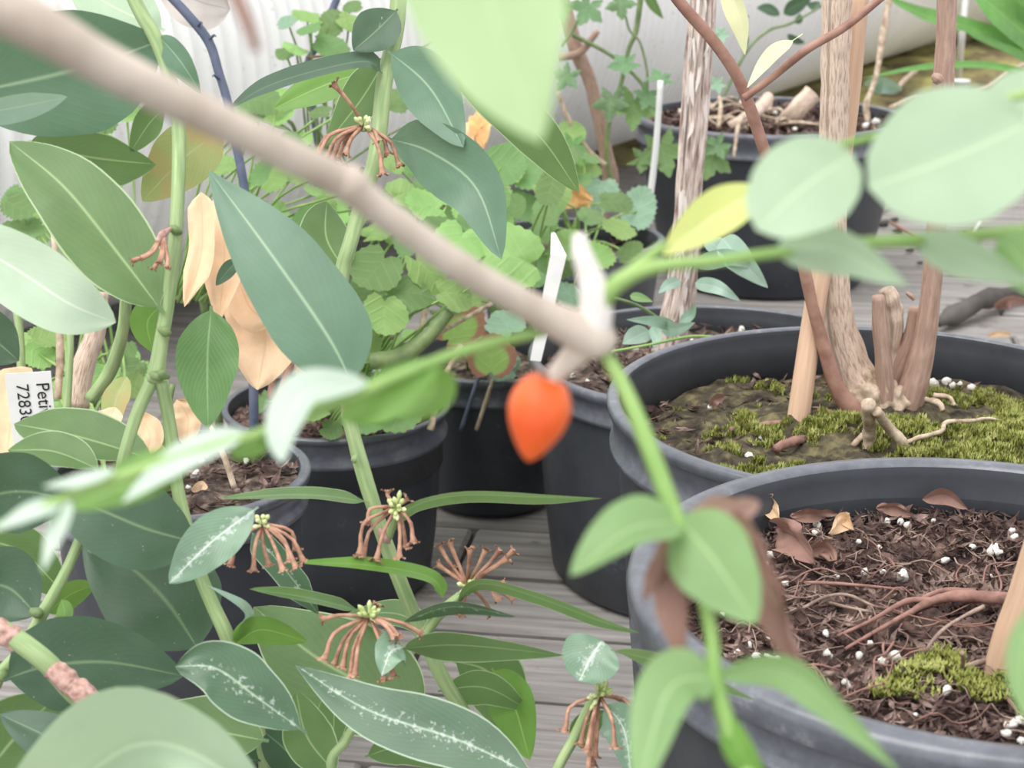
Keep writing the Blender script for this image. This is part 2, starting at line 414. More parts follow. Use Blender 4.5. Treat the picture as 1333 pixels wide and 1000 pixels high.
def lathe(prof, cx, cy, seg=72, tilt=None, wob=0):
    vs, fs = [], []; n = len(prof)
    for k in range(seg):
        a = 2*math.pi*k/seg
        for r, z in prof: vs.append(V((cx+r*math.cos(a), cy+r*math.sin(a), z)))
    for k in range(seg):
        k2 = (k+1) % seg
        for j in range(n-1):
            fs.append((k*n+j, k2*n+j, k2*n+j+1, k*n+j+1))
    return vs, fs
def pot(parent, cx, cy, R, top, rim=.035, lip=.012, taper=.78, base=0.0):
    """nursery pot: tapering wall + a heavier rim band with a rolled lip"""
    r1 = R-.004; rb = R*taper
    body = [(0, base+.002), (rb-.006, base+.001), (rb, base+.008), (rb+.35*(r1-rb), base+.35*(top-rim-base)), (r1-.004, top-rim-.004), (r1-.004, top-rim+.004),
            (r1-.0066, top-rim), (rb-.006, base+.008), (0, base+.006)]
    v, f = lathe(body, cx, cy); mesh('pot', v, f, 'pot_plastic', parent)
    h = lip
    iw = [(R-h*1.02, top-h*.14), (R-h*1.13, top-h*.5), (R-h*1.2, top-rim*1.9), (R-h*1.2-.002, top-rim*1.9), (R-h*1.1, top-h*.6), (R-h*.9, top-h*.3)]
    v, f = lathe(iw, cx, cy, 96); mesh('inner_wall', v, f, 'pot_plastic', parent)
    rm = [(R-h*1.05, top-rim*1.0), (R-h*1.05, top-h*.5), (R-h*1.0, top-h*.12), (R-h*.65, top), (R-h*.25, top-h*.03), (R-h*.06, top-h*.16), (R, top-h*.45), (R-.001, top-h*.95), (R-.0035, top-h*1.1), (R-.0055, top-rim+.006),
          (R-.0025, top-rim+.003), (R-.003, top-rim-.001), (R-.008, top-rim-.0015), (R-h*1.05, top-rim*1.0)]
    v, f = lathe(rm, cx, cy, 96); mesh('rim', v, f, 'pot_rim_skylit', parent)
def soil(parent, cx, cy, R, z, mat='soil', amp=.006, rings=34, segs=80, name='soil', dome=0.0, freq=55):
    vs, fs = [V((cx, cy, z+dome))], []
    for r in range(1, rings+1):
        q = r/rings
        for k in range(segs):
            a = 2*math.pi*k/segs; p = V((cx+R*q*math.cos(a), cy+R*q*math.sin(a), z))
            d = noise.noise(p*freq)*.6+noise.noise(p*freq*2.7)*.45+noise.noise(p*freq*.28)*.9
            p.z += amp*d+dome*(1-q*q); vs.append(p)
    for k in range(segs): fs.append((0, 1+k, 1+(k+1) % segs))
    for r in range(1, rings):
        for k in range(segs):
            a, b = 1+(r-1)*segs+k, 1+(r-1)*segs+(k+1) % segs; fs.append((a, a+segs, b+segs, b))
    return mesh(name, vs, fs, mat, parent)
LUMP = []
for v in range(3):
    vs, fs = [], []
    n, m = 5, 7
    for i in range(n+1):
        for k in range(m):
            th = math.pi*i/n; a = 2*math.pi*k/m; d = V((math.sin(th)*math.cos(a), math.sin(th)*math.sin(a), math.cos(th)))
            vs.append(d*(1+.55*noise.noise(d*1.8+V((v*9, 0, 0)))))
    for i in range(n):
        for k in range(m): fs.append((i*m+k, (i+1)*m+k, (i+1)*m+(k+1) % m, i*m+(k+1) % m))
    q = bpy.data.meshes.new('perlite'); q.from_pydata([tuple(p) for p in vs], [], fs); q.materials.append(MATS['perlite']); q.polygons.foreach_set('use_smooth', [True]*len(q.polygons)); LUMP.append(q)
def lump(parent, p, r, name='perlite'):
    o = bpy.data.objects.new(name, random.choice(LUMP)); COL.objects.link(o); o.parent = parent
    o.location = V(p)-org(parent); o.rotation_euler = [random.uniform(0, 6) for _ in range(3)]; o.scale = (r*random.uniform(.8, 1.5), r, r*random.uniform(.7, 1)); return o
def litter(parent, cx, cy, R, z, n, size, mat='litter', name='bark_litter', lift=.3, inner=0):
    vs, fs = [], []
    for _ in range(n):
        a = random.uniform(0, 6.283); q = R*math.sqrt(random.uniform(inner*inner, 1)); c = V((cx+q*math.cos(a), cy+q*math.sin(a), z))
        c.z += noise.noise(c*15)*.004+random.uniform(-.001, .004)
        d = V((random.gauss(0, 1), random.gauss(0, 1), random.gauss(0, lift))).normalized(); s = d.cross(V((random.gauss(0, .3), random.gauss(0, .3), 1))).normalized()
        L = size*random.uniform(.4, 1.6); w = L*random.uniform(.1, .38); h = d.cross(s)*w*random.uniform(.3, .9)
        i = len(vs); vs += [c-d*L-s*w*.5, c-s*w+h, c+d*L, c+s*w-h*.3, c+h*1.4]
        fs += [(i, i+1, i+4), (i+1, i+2, i+4), (i+2, i+3, i+4), (i+3, i, i+4)]
    return mesh(name, vs, fs, mat, parent, smooth=False, kind='stuff')
def tufts(parent, spots, n, h, mat='moss', name='moss'):
    vs, fs = [], []
    for (c, R, zz) in spots:
        for _ in range(n):
            a = random.uniform(0, 6.283); q = R*math.sqrt(random.random())
            p = V((c[0]+q*math.cos(a), c[1]+q*math.sin(a)*.8, zz(q/R) if callable(zz) else zz)); p.z += .005*noise.noise(p*60)
            hh = h*random.uniform(.5, 1.3); w = h*.28
            for b in range(3):
                t = random.uniform(0, 6.28); d = V((math.cos(t), math.sin(t), 0)); s = V((-d.y, d.x, 0))*w
                i = len(vs); vs += [p-s, p+s, p+d*hh*.7+V((0, 0, hh))]; fs.append((i, i+1, i+2))
    return mesh(name, vs, fs, mat, parent, smooth=False, kind='stuff')

# ================================================================== SETTING
fl = mesh('floor', [(-6, -1, -.03), (6, -1, -.03), (6, 9, -.03), (-6, 9, -.03)], [(0, 1, 2, 3)], 'ground_dark'); fl['kind'] = 'structure'
ROOT[fl.name] = V((0, 0, 0))
def box_mesh(name, sx, sy, sz, bev, mat):
    x, y, z = sx/2, sy/2, sz/2; b = bev
    vs = [(-x, -y, -z), (x, -y, -z), (x, y, -z), (-x, y, -z), (-x, -y, z-b), (x, -y, z-b), (x, y, z-b), (-x, y, z-b), (-x+b, -y+b, z), (x-b, -y+b, z), (x-b, y-b, z), (-x+b, y-b, z)]
    fs = [(3, 2, 1, 0), (8, 9, 10, 11)]
    for a in (0, 4): fs += [(a+i, a+(i+1) % 4, a+4+(i+1) % 4, a+4+i) for i in range(4)]
    m = bpy.data.meshes.new(name); m.from_pydata(vs, [], fs); m.materials.append(MATS[mat]); return m
PLK = box_mesh('plank', 2.4, .112, .028, .004, 'plank')
ang = math.radians(-9)
for i in range(46):
    for j in range(2):
        o = bpy.data.objects.new('plank', PLK); COL.objects.link(o); o.parent = fl
        s = .35+i*.122; u = (-1.2 if j == 0 else 1.205) + (.35 if i % 2 else -.3)
        o.location = (u*math.cos(ang)-s*math.sin(ang), u*math.sin(ang)+s*math.cos(ang), -.0145+random.uniform(-.0015, .0005))
        o.rotation_euler = (random.uniform(-.006, .006), 0, ang+random.uniform(-.004, .004))
wb = mesh('wall_back', [(-6, 8, -.03), (6, 8, -.03), (6, 8, 1.4), (-6, 8, 1.4), (-6, 8.1, -.03), (6, 8.1, -.03), (6, 8.1, 1.4), (-6, 8.1, 1.4)],
          [(0, 1, 2, 3), (5, 4, 7, 6), (3, 2, 6, 7), (4, 0, 3, 7), (1, 5, 6, 2)], 'wall_paint', smooth=False); wb['kind'] = 'structure'
# mossy bank behind the boards, right
def bank():
    vs, fs = [], []; nx, ny = 90, 60
    for j in range(ny):
        for i in range(nx):
            x = .1+i/(nx-1)*3.4; y = 3.75+.12*x+j/(ny-1)*2.4; f = min(1, j/9)
            h = .15*f**.6*min(1, i/14)+.05*noise.noise(V((x*3, y*3, 0)))+.025*noise.noise(V((x*11, y*11, 3)))+.012*noise.noise(V((x*30, y*30, 3)))
            vs.append((x, y, max(-.02, h) if j else -.03))
    for j in range(ny-1):
        for i in range(nx-1): a = j*nx+i; fs.append((a, a+1, a+nx+1, a+nx))
    o = mesh('mossy_bank', vs, fs, 'bank'); tag(o, 'mossy brown earth bank behind the wooden boards, upper right', 'earth bank', kind='structure')
bank()
# corrugated white duct
def duct():
    A = P(60, 420, 2.45); B = P(740, 205, 3.5); C_ = P(1225, 52, 4.7); D = P(1500, -20, 5.4)
    R = .36
    rt = thing('ribbed_duct', 'large white corrugated plastic duct lying across the background', 'duct', (A.x, A.y, 0))
    ax = spline([tuple(q) for q in (P(-500, 560, 2.05), A, B, C_, D)], 1300)
    pts = [V(a)+V((0, .12, R)) for a in ax]
    L = 0; vs, fs = [], []; seg = 44; nn = None
    for i, p in enumerate(pts):
        t = (pts[min(i+1, 1299)]-pts[max(i-1, 0)]).normalized(); n1 = (V((0, 0, 1))-t*t.z).normalized(); b = t.cross(n1)
        if i: L += (pts[i]-pts[i-1]).length
        r = R+.004*math.sin(L/.024*2*math.pi)
        for k in range(seg):
            a = 2*math.pi*k/seg; vs.append(p+(n1*math.cos(a)+b*math.sin(a))*r)
        if i:
            for k in range(seg): a0, a1 = (i-1)*seg+k, (i-1)*seg+(k+1) % seg; fs.append((a0, a0+seg, a1+seg, a1))
    mesh('duct_shell', vs, fs, 'duct', rt)
duct()

# ================================================================== POTTED PLANTS, back to front
def potspec(x, y, Z, a): c = P(x, y, Z); return c.x, c.y, a*Z/FPX, c.z
def roots(parent, n, cx, cy, R, z, mat='root_fine', rad=.0009, L=.06, name='root', lift=.006):
    for _ in range(n):
        a = random.uniform(0, 6.28); q = R*math.sqrt(random.random())*.85; p = V((cx+q*math.cos(a), cy+q*math.sin(a), z+random.uniform(.002, .006)))
        d = random.uniform(0, 6.28); pts = []
        l = L*random.uniform(.5, 1.3)
        for k in range(5):
            pts.append((p.copy(), rad*random.uniform(.6, 1.4)*(1-.12*k))); d += random.uniform(-.6, .6)
            p = p+V((math.cos(d), math.sin(d), 0))*l/5; p.z = z+.003+random.uniform(-.002, lift)
        tubew(name, parent, pts, mat, seg=5, n=12)

# ---- far pot at upper right (P8)
cx, cy, R, top = potspec(1003, 149, 2.75, 176)
t8 = thing('potted_stump', 'large dark blue-grey pot of bare soil with a leaning cut log, upper right', 'potted plant', (cx, cy, 0))
pot(t8, cx, cy, R, top, rim=.04, lip=.013, taper=.74)
sz8 = top-.02
s8 = soil(t8, cx, cy, R-.012, sz8, 'soil', .012)
litter(t8, cx, cy, R*.93, sz8+.006, 900, .016)
Y = cy-.05
tube('stump', t8, [(1005, 178, zh(1010, 168, sz8-.02), 11), (1030, 150, zy(1030, 150, Y), 12), (1058, 122, zy(1058, 122, Y), 13)], 'bark_tan', seg=12, rough=.2, freq=60)
tube('stump', t8, [(950, 165, zy(950, 165, Y-.08), 7), (985, 145, zy(985, 145, Y-.08), 8), (1000, 128, zy(1000, 128, Y), 8)], 'bark_tan', seg=10, rough=.2, freq=60)
for pts in ([(955, 205, 2.50, 2), (962, 160, 2.53, 3), (975, 150, 2.6, 2.5)], [(935, 166, 2.58, 3), (938, 140, 2.6, 3), (936, 125, 2.62, 2)], [(1130, 160, 2.7, 3.5), (1128, 135, 2.7, 4.5), (1140, 100, 2.7, 3.5), (1152, 30, 2.7, 5), (1160, -15, 2.7, 4)]):
    tube('twig', t8, pts, 'root_pale', seg=7, rough=.2)
roots(s8, 14, cx, cy, R*.8, sz8+.01, 'root_pale', .003, .14, lift=.02)
for _ in range(14):
    a = random.uniform(0, 6.28); q = R*.85*math.sqrt(random.random()); lump(s8, (cx+q*math.cos(a), cy+q*math.sin(a), sz8+.012), random.uniform(.004, .008))

# ---- pot with serrated light green plant (P7)
cx, cy, R, top = potspec(742, 308, 2.25, 124)
t7 = thing('potted_herb', 'grey pot full of light green serrated leaves with one orange dying leaf, behind white marker', 'potted plant', (cx, cy, 0))
pot(t7, cx, cy, R, top, rim=.03, lip=.01)
s7 = soil(t7, cx, cy, R-.012, top-.03, 'soil_dark', .008)
base7 = V((cx, cy, top-.03))
def petiole(parent, leafp, base, r=.0012, mat='stem_fresh', sag=.3):
    m = (leafp*.55+base*.45); m.z += .0; m += V((random.uniform(-.02, .02), random.uniform(-.02, .02), .02))
    tubew('petiole', parent, [(base, r*1.4), (m, r*1.1), (leafp, r)], mat, seg=5, n=9)
def herb(parent, base, spots, kind='round', mats=('round_green', 'round_deep'), jitter=.3, pet=True, front=.55, pmat='stem_fresh'):
    for s in spots:
        x, y, z, r = s[:4]; m = s[4] if len(s) > 4 else random.choice(mats)
        n = (random.gauss(0, jitter), -front+random.gauss(0, jitter), .75)
        pleaf(parent, x, y, z, r, kind, m, n, sq=random.uniform(.85, 1.1))
        if pet: petiole(parent, P(x, y, z+.002), base+V((random.uniform(-.03, .03), random.uniform(-.03, .03), 0)), mat=pmat)
def scatter(x0, x1, y0, y1, z0, z1, r0, r1, n, excl=()):
    out = []
    for _ in range(n):
        out.append((random.uniform(x0, x1), random.uniform(y0, y1), random.uniform(z0, z1), random.uniform(r0, r1)))
    return out
herb(t7, base7, [(692, 225, 2.1, 34), (722, 262, 2.08, 30), (770, 280, 2.05, 26), (806, 300, 2.0, 28), (775, 335, 2.0, 30), (740, 320, 2.02, 28), (705, 300, 2.0, 30),
                 (660, 225, 2.1, 30), (800, 262, 2.2, 24), (752, 240, 2.25, 24), (725, 345, 2.05, 30), (688, 345, 2.0, 34, 'round_deep'), (742, 385, 2.0, 28, 'round_grey'), (760, 205, 2.3, 24), (735, 205, 2.25, 24), (640, 250, 2.15, 28), (675, 270, 2.1, 30),
                 (820, 330, 2.1, 20), (780, 250, 2.3, 30, 'round_grey'), (830, 275, 2.3, 32, 'round_grey')], 'nettle')
leaf(t7, [(705, 240, 2.2), (735, 248, 2.18), (772, 262, 2.15)], 44, 'dry_gold', 'oval', 20, .3, wav=.25, name='dry_leaf', label='orange dying leaf')
leaf(t7, [(735, 262, 2.2), (750, 255, 2.18), (768, 270, 2.15)], 22, 'dry_gold', 'oval', 20, .3, wav=.3, name='dry_leaf')
litter(t7, cx, cy, R*.9, top-.026, 250, .01)
tubew('root', t7, [(V((cx+.07, cy-.05, top-.028)), .003), (V((cx+.09, cy-.01, top-.02)), .003), (V((cx+.10, cy+.03, top-.025)), .002)], 'root_pale', seg=6)

# ---- ivy-like vine with a bent brown trunk, in front of the duct
tv = thing('climbing_vine', 'ivy-leaved vine on a bent brown stem in front of the white duct', 'vine', tuple(V((P(795, 245, 2.5).x, P(795, 245, 2.5).y, 0))))
Yv = 2.55
def zz(x, y, Y=Yv): return (x, y, zy(x, y, Y))
def T(name, par, pts, mat, Y, **kw): return tube(name, par, [(x, y, zy(x, y, Y), r) for x, y, r in pts], mat, **kw)
T('trunk', tv, [(725, -20, 10), (740, 30, 10), (752, 70, 10), (768, 105, 9), (776, 140, 9), (787, 190, 9), (795, 240, 11), (780, 280, 12), (770, 330, 11), (766, 412, 12)], 'bark_brown', Yv, seg=12, rough=.12)
T('stem', tv, [(726, 75, 5), (755, 68, 5), (778, 40, 4)], 'bark_brown', Yv-.02)
T('stem', tv, [(745, 45, 3), (800, 75, 2.5), (840, 115, 2.5), (858, 160, 2.5)], 'stem_olive', Yv-.03, seg=7)
T('stem', tv, [(835, -10, 4), (828, 40, 3.5), (818, 65, 3), (808, 110, 3), (794, 150, 3.2), (790, 200, 3), (797, 235, 2.5), (812, 255, 2)], 'stem_olive', Yv-.03, seg=8)
T('stem', tv, [(814, 20, 1.6), (820, 40, 1.6), (833, 55, 1.6), (842, 90, 1.6), (843, 115, 1.6)], 'stem_olive', Yv-.05, seg=6)
T('stem', tv, [(725, 118, 3), (745, 165, 3.5), (765, 195, 3.5), (788, 215, 3.5)], 'root_pale', Yv-.05, seg=8)
T('stem', tv, [(730, 60, 2), (745, 40, 2), (755, 20, 2)], 'stem_olive', Yv-.04, seg=6)
for x, y, r, a, m, n in ((765, 10, 26, 2.6, 'ivy_green', (.2, -.9, .3)), (808, 2, 22, 3.3, 'ivy_green', (-.2, -.8, .4)), (815, 86, 24, 2.0, 'ivy_green', (-.1, -.55, .8)), (862, 100, 22, 1.4, 'ivy_green', (.2, -.45, .9)),
                         (795, 130, 27, 3.2, 'ivy_green', (-.3, -.8, .5)), (825, 138, 32, 3.0, 'round_deep', (.1, -1, .4)), (842, 125, 22, 2.5, 'ivy_green', (.4, -.8, .5)), (862, 195, 34, 3.4, 'round_deep', (0, -1, .25)),
                         (928, 205, 30, 2.7, 'round_deep', (.2, -1, .3)), (738, 98, 22, 2.6, 'ivy_green', (-.2, -.9, .5)), (835, 205, 24, 4.6, 'round_deep', (-.3, -.7, .7)), (745, 190, 22, 3, 'round_deep', (0, -1, .4)), (940, 45, 12, 2, 'round_grey', (0, -1, .4)), (935, 110, 13, 2, 'round_grey', (0, -1, .4)),
                         (935, 190, 20, 2.2, 'ivy_green', (0, -1, .5)), (730, 8, 24, 2, 'round_deep', (0, -1, .5))):
    pleaf(tv, x, y, zy(x, y, Yv-.08), r, 'ivy', m, n, az=a)
for x, y, r in ((742, 175, 22), (755, 200, 20), (762, 225, 24), (735, 215, 20)): pleaf(tv, x, y, zy(x, y, Yv-.06), r, 'nettle', 'round_green', (random.gauss(0, .3), -.7, .5))
leaf(tv, [zz(838, -20), zz(850, 5), zz(864, 25)], 14, 'leaf_mid', 'lance', 30)

# ---- thin white plastic sticks
def stick(name, label, pts, mat='white_plastic', cat='plant marker', seg=8, **kw):
    b = pts[-1]; p = P(b[0], b[1], b[2])
    g = tube_geo([(P(x, y, z), r*z/FPX) for x, y, z, r in pts], seg=seg)
    r = thing(name, label, cat, tuple(p)); mesh('shaft', g[0], g[1], mat, r, g[2]); return r
zr = zh(838, 314, base7.z); yr = P(838, 314, zr).y
stick('marker_rod', 'thin white plastic rod standing beside the shaggy trunk', [(860, 105, zy(860, 105, yr), 3.8), (854, 190, zy(854, 190, yr), 4.2), (847, 250, zy(847, 250, yr), 4.5), (838, 314, zr, 4.5)])
stick('marker_rod', 'thin white cane standing right of the smooth brown trunk', [(1258, -15, 3.9, 4), (1252, 50, 3.92, 4.5), (1247, 106, zh(1247, 106, .15), 4)])

# ---- pot P3 with shaggy trunk
cx, cy, R, top = potspec(930, 458, 1.62, 243)
t3 = thing('potted_vine', 'black pot holding a pale shaggy-barked trunk, behind the mossy pot', 'potted plant', (cx, cy, 0))
pot(t3, cx, cy, R, top, rim=.03, lip=.009, taper=.86)
sz3 = top-.024
s3 = soil(t3, cx, cy, R-.012, sz3, 'soil_dark', .010)
litter(t3, cx, cy, R*.9, sz3+.004, 900, .008)
Y3 = cy-.01
T('trunk', t3, [(916, -20, 17), (912, 50, 17), (908, 110, 16), (905, 160, 17), (900, 210, 17), (897, 260, 16), (893, 320, 17), (886, 380, 18), (878, 420, 17), (870, 460, 19)], 'bark_shag', Y3, seg=72, n=130, ridges=.26, rfreq=(20, 11))
for k in range(34):     # loose bark strips
    y = random.uniform(0, 430); xs = spline([(916, -20), (908, 110), (897, 260), (886, 380), (870, 460)], 50)
    cxp = min(xs, key=lambda q: abs(q[1]-y))[0]; o = random.uniform(-15, 15); L = random.uniform(25, 60); zt = zy(cxp, y, Y3)-.013*math.sqrt(max(0, 1-(o/17)**2))-.001
    leaf(t3, [(cxp+o, y-L/2, zt+.001), (cxp+o+random.uniform(-4, 4), y, zt-.001), (cxp+o*.9+random.uniform(-5, 5)-2, y+L/2, zt+.001)], random.uniform(3, 6), 'paper_grey', 'strap', random.uniform(-40, 40), .3, name='bark_strip', n=6, m=2)
for x, y, r, a, n in ((1095/1, 0, 0, 0, 0),): pass
for pts, w, m in (([(905, 345, 1.58), (950, 335, 1.5), (985, 350, 1.5)], 24, 'leaf_grey'), ([(940, 310, 1.52), (965, 340, 1.5), (1000, 375, 1.5)], 38, 'leaf_grey'), ([(905, 368, 1.55), (935, 375, 1.5), (964, 392, 1.5)], 20, 'leaf_grey'),
                  ([(885, 365, 1.55), (870, 372, 1.52), (857, 382, 1.5)], 16, 'leaf_grey'), ([(880, 425, 1.5), (850, 418, 1.47), (815, 416, 1.45)], 16, 'leaf_grey'), ([(885, 418, 1.5), (900, 410, 1.47), (906, 395, 1.45)], 14, 'leaf_grey'),
                  ([(860, 425, 1.5), (880, 428, 1.47), (905, 420, 1.45)], 20, 'leaf_grey'), ([(845, 430, 1.5), (825, 440, 1.46), (810, 448, 1.44)], 26, 'leaf_grey'), ([(848, 425, 1.5), (855, 440, 1.46), (850, 455, 1.44)], 16, 'leaf_grey'),
                  ([(945, 330, 1.55), (925, 315, 1.55), (922, 300, 1.55)], 24, 'leaf_grey'), ([(820, 385, 1.5), (835, 388, 1.5), (850, 393, 1.5)], 12, 'leaf_fresh')):
    leaf(t3, pts, w, m, 'ovate', random.uniform(-30, 30), .2)
tube('stem', t3, [(800, 388, 1.45, 2.4), (830, 398, 1.47, 2.4), (858, 415, 1.5, 2.2)], 'stem_olive', seg=6)
tube('stem', t3, [(795, 458, 1.42, 2), (850, 448, 1.44, 2), (900, 438, 1.46, 2), (945, 440, 1.46, 2)], 'stem_fresh', seg=6)
for x, y, r in ((922, 420, 5), (935, 418, 6), (828, 455, 4), (1010, 418, 5), (965, 432, 5), (745, 490, 4), (765, 498, 4), (1050, 420, 5), (900, 445, 4), (980, 420, 4)):
    z = zh(x, y, sz3+.004); lump(s3, P(x, y, z), r*z/FPX)
roots(s3, 16, cx, cy, R*.85, sz3+.003, 'root_fine', .0012, .06)

# ---- small dark pot between (P4)
cx, cy, R, top = potspec(640, 462, 1.82, 118)
t4 = thing('plant_pot', 'plain black glossy pot between the herb pot and the shaggy-trunk pot', 'plant pot', (cx, cy, 0))
pot(t4, cx, cy, R, top, rim=.03, lip=.009, taper=.74)
s4 = soil(t4, cx, cy, R-.012, top-.02, 'soil_dark', .008)
herb(t4, V((cx, cy, top-.02)), [(600, 432, 1.66, 36, 'round_red'), (640, 470, 1.64, 34, 'round_red'), (625, 455, 1.68, 34, 'round_red'), (660, 425, 1.7, 26, 'round_grey'), (655, 482, 1.72, 20, 'round_grey'), (664, 470, 1.74, 14, 'round_grey')], 'round', front=.6)
for x in (640, 660): tubew('stem', t4, [(P(x-40, 560, 1.7), .0022), (P(x-20, 500, 1.72), .0022), (P(x, 450, 1.75), .002)], 'stem_dark' if x == 640 else 'root_pale', seg=6)

# ---- herb pot P5
cx, cy, R, top = potspec(438, 524, 1.60, 148)
t5 = thing('potted_herb', 'scuffed black pot with bright green rounded leaves behind the sawn green stem', 'potted plant', (cx, cy, 0))
pot(t5, cx, cy, R, top, rim=.03, lip=.006, taper=.80)
s5 = soil(t5, cx, cy, R-.01, top-.014, 'soil', .008)
litter(t5, cx, cy, R*.88, top-.01, 300, .007)
b5 = V((cx, cy, top-.02))
herb(t5, b5, [(525, 380, 1.5, 36, 'round_deep'), (490, 350, 1.5, 34, 'round_deep'), (555, 350, 1.52, 34), (500, 408, 1.48, 30, 'round_green'), (465, 420, 1.5, 26), (590, 382, 1.5, 28), (575, 305, 1.55, 30), (610, 345, 1.55, 24), (540, 318, 1.55, 26),
              (668, 335, 1.5, 46, 'round_green'), (600, 312, 1.5, 34), (555, 270, 1.6, 30), (528, 252, 1.62, 30), (640, 262, 1.62, 28), (560, 228, 1.7, 24), (655, 215, 1.7, 28), (520, 300, 1.6, 24), (490, 300, 1.6, 26),
              (450, 500, 1.5, 32), (430, 560, 1.5, 16), (475, 545, 1.5, 28, 'round_deep'), (520, 530, 1.5, 40, 'round_deep'), (500, 520, 1.5, 34), (412, 530, 1.5, 24), (340, 525, 1.5, 18, 'round_deep'), (470, 450, 1.52, 26), (525, 470, 1.55, 24, 'round_deep'),
              (620, 290, 1.6, 26), (580, 410, 1.55, 22), (440, 380, 1.6, 30, 'round_deep'), (505, 265, 1.66, 22), (590, 250, 1.66, 24), (478, 375, 1.55, 24), (608, 230, 1.72, 22)], 'round')
tube('stem', t5, [(482, 470, 1.5, 12), (520, 465, 1.5, 12), (555, 440, 1.5, 10), (585, 405, 1.5, 8)], 'stem_olive', seg=10)
for a in (([(512, 440, 1.55, 4), (480, 380, 1.58, 3.5), (470, 330, 1.6, 3)]), ([(540, 460, 1.55, 4), (560, 380, 1.6, 3.5), (575, 320, 1.62, 3)]), ([(505, 470, 1.55, 3), (560, 440, 1.55, 3), (640, 395, 1.6, 3)]), ([(400, 520, 1.6, 6), (380, 440, 1.6, 6), (370, 380, 1.6, 5)]), ([(560, 560, 1.5, 5), (575, 500, 1.5, 4), (600, 450, 1.52, 4)])):
    tube('stem', t5, a, 'root_pale', seg=7)

# ---- left pot P6
cx, cy, R, top = potspec(232, 612, 1.28, 172)
t6 = thing('potted_plant', 'dark pot of soil at left holding withered tan leaves and a name tag', 'potted plant', (cx, cy, 0))
pot(t6, cx, cy, R, top, rim=.028, lip=.008, taper=.8)
sz6 = top-.012
s6 = soil(t6, cx, cy, R-.01, sz6, 'soil_dark', .009)
litter(t6, cx, cy, R*.9, sz6+.003, 500, .007)
for x, y, r in ((255, 618, 7), (232, 640, 6), (262, 600, 5), (245, 635, 4), (320, 600, 4)):
    z = zh(x, y, sz6+.004); lump(s6, P(x, y, z), r*z/FPX)
D6 = [([(262, 250, 1.15), (262, 330, 1.14), (240, 400, 1.13)], 34, .2), ([(285, 255, 1.18), (292, 330, 1.16), (285, 420, 1.15)], 52, .3), ([(330, 372, 1.2), (345, 440, 1.19), (335, 508, 1.18)], 88, .25), ([(300, 330, 1.2), (325, 400, 1.18), (360, 420, 1.18)], 46, .3)]
for p, w, f in D6: leaf(t6, p, w, 'dry_tan', 'strap', 12, f, wav=.22, name='dry_leaf')
for p, w in (([(150, 530, 1.12), (140, 550, 1.11), (125, 575, 1.1)], 34), ([(180, 540, 1.15), (195, 565, 1.14), (190, 595, 1.13)], 36), ([(230, 520, 1.2), (245, 545, 1.2), (240, 580, 1.19)], 34), ([(250, 640, 1.2), (262, 632, 1.19), (270, 636, 1.18)], 12), ([(215, 610, 1.15), (200, 590, 1.15), (170, 580, 1.15)], 30)):
    leaf(t6, p, w, 'dry_tan', 'round', random.uniform(-30, 30), .3, wav=.25, name='dry_leaf')
leaf(t6, [(5, 480, 1.25), (15, 530, 1.24), (8, 600, 1.22)], 70, 'dry_tan', 'strap', 15, .2, wav=.15, name='dry_leaf')
for pts, m in (([(100, 530, 1.3, 16), (108, 480, 1.3, 15), (125, 430, 1.3, 13), (130, 380, 1.3, 11)], 'bark_tan'), ([(85, 560, 1.25, 6), (90, 480, 1.25, 5), (92, 420, 1.25, 5), (95, 300, 1.25, 5)], 'stem_green'), ([(118, 520, 1.25, 9), (145, 480, 1.24, 9), (160, 430, 1.22, 8), (165, 380, 1.2, 8)], 'stem_green'),
               ([(28, 490, 1.3, 6), (25, 430, 1.3, 5.5), (15, 350, 1.3, 5)], 'stem_green'), ([(75, 520, 1.3, 5), (78, 450, 1.3, 5), (70, 300, 1.3, 4)], 'root_pale'), ([(365, 520, 1.35, 6), (385, 440, 1.35, 6), (400, 330, 1.35, 5)], 'bark_twig'), ([(352, 520, 1.35, 5), (358, 440, 1.35, 5), (330, 330, 1.35, 4)], 'bark_twig'), ([(305, 635, 1.1, 4), (290, 590, 1.1, 4), (272, 550, 1.12, 3)], 'root_pale'), ([(215, 605, 1.18, 5), (214, 560, 1.18, 4), (225, 500, 1.18, 4)], 'stem_olive')):
    tube('stem', t6, pts, m, seg=9, rough=.06)
herb(t6, V((cx-.05, cy, sz6)), [(50, 460, 1.35, 26), (40, 520, 1.4, 22), (60, 440, 1.35, 26), (160, 460, 1.35, 22, 'round_deep'), (170, 500, 1.35, 26), (20, 450, 1.4, 30), ], 'nettle')
leaf(t6, [(165, 490, 1.15), (150, 525, 1.14), (148, 565, 1.13)], 34, 'leaf_sick', 'oval', 20, .2)

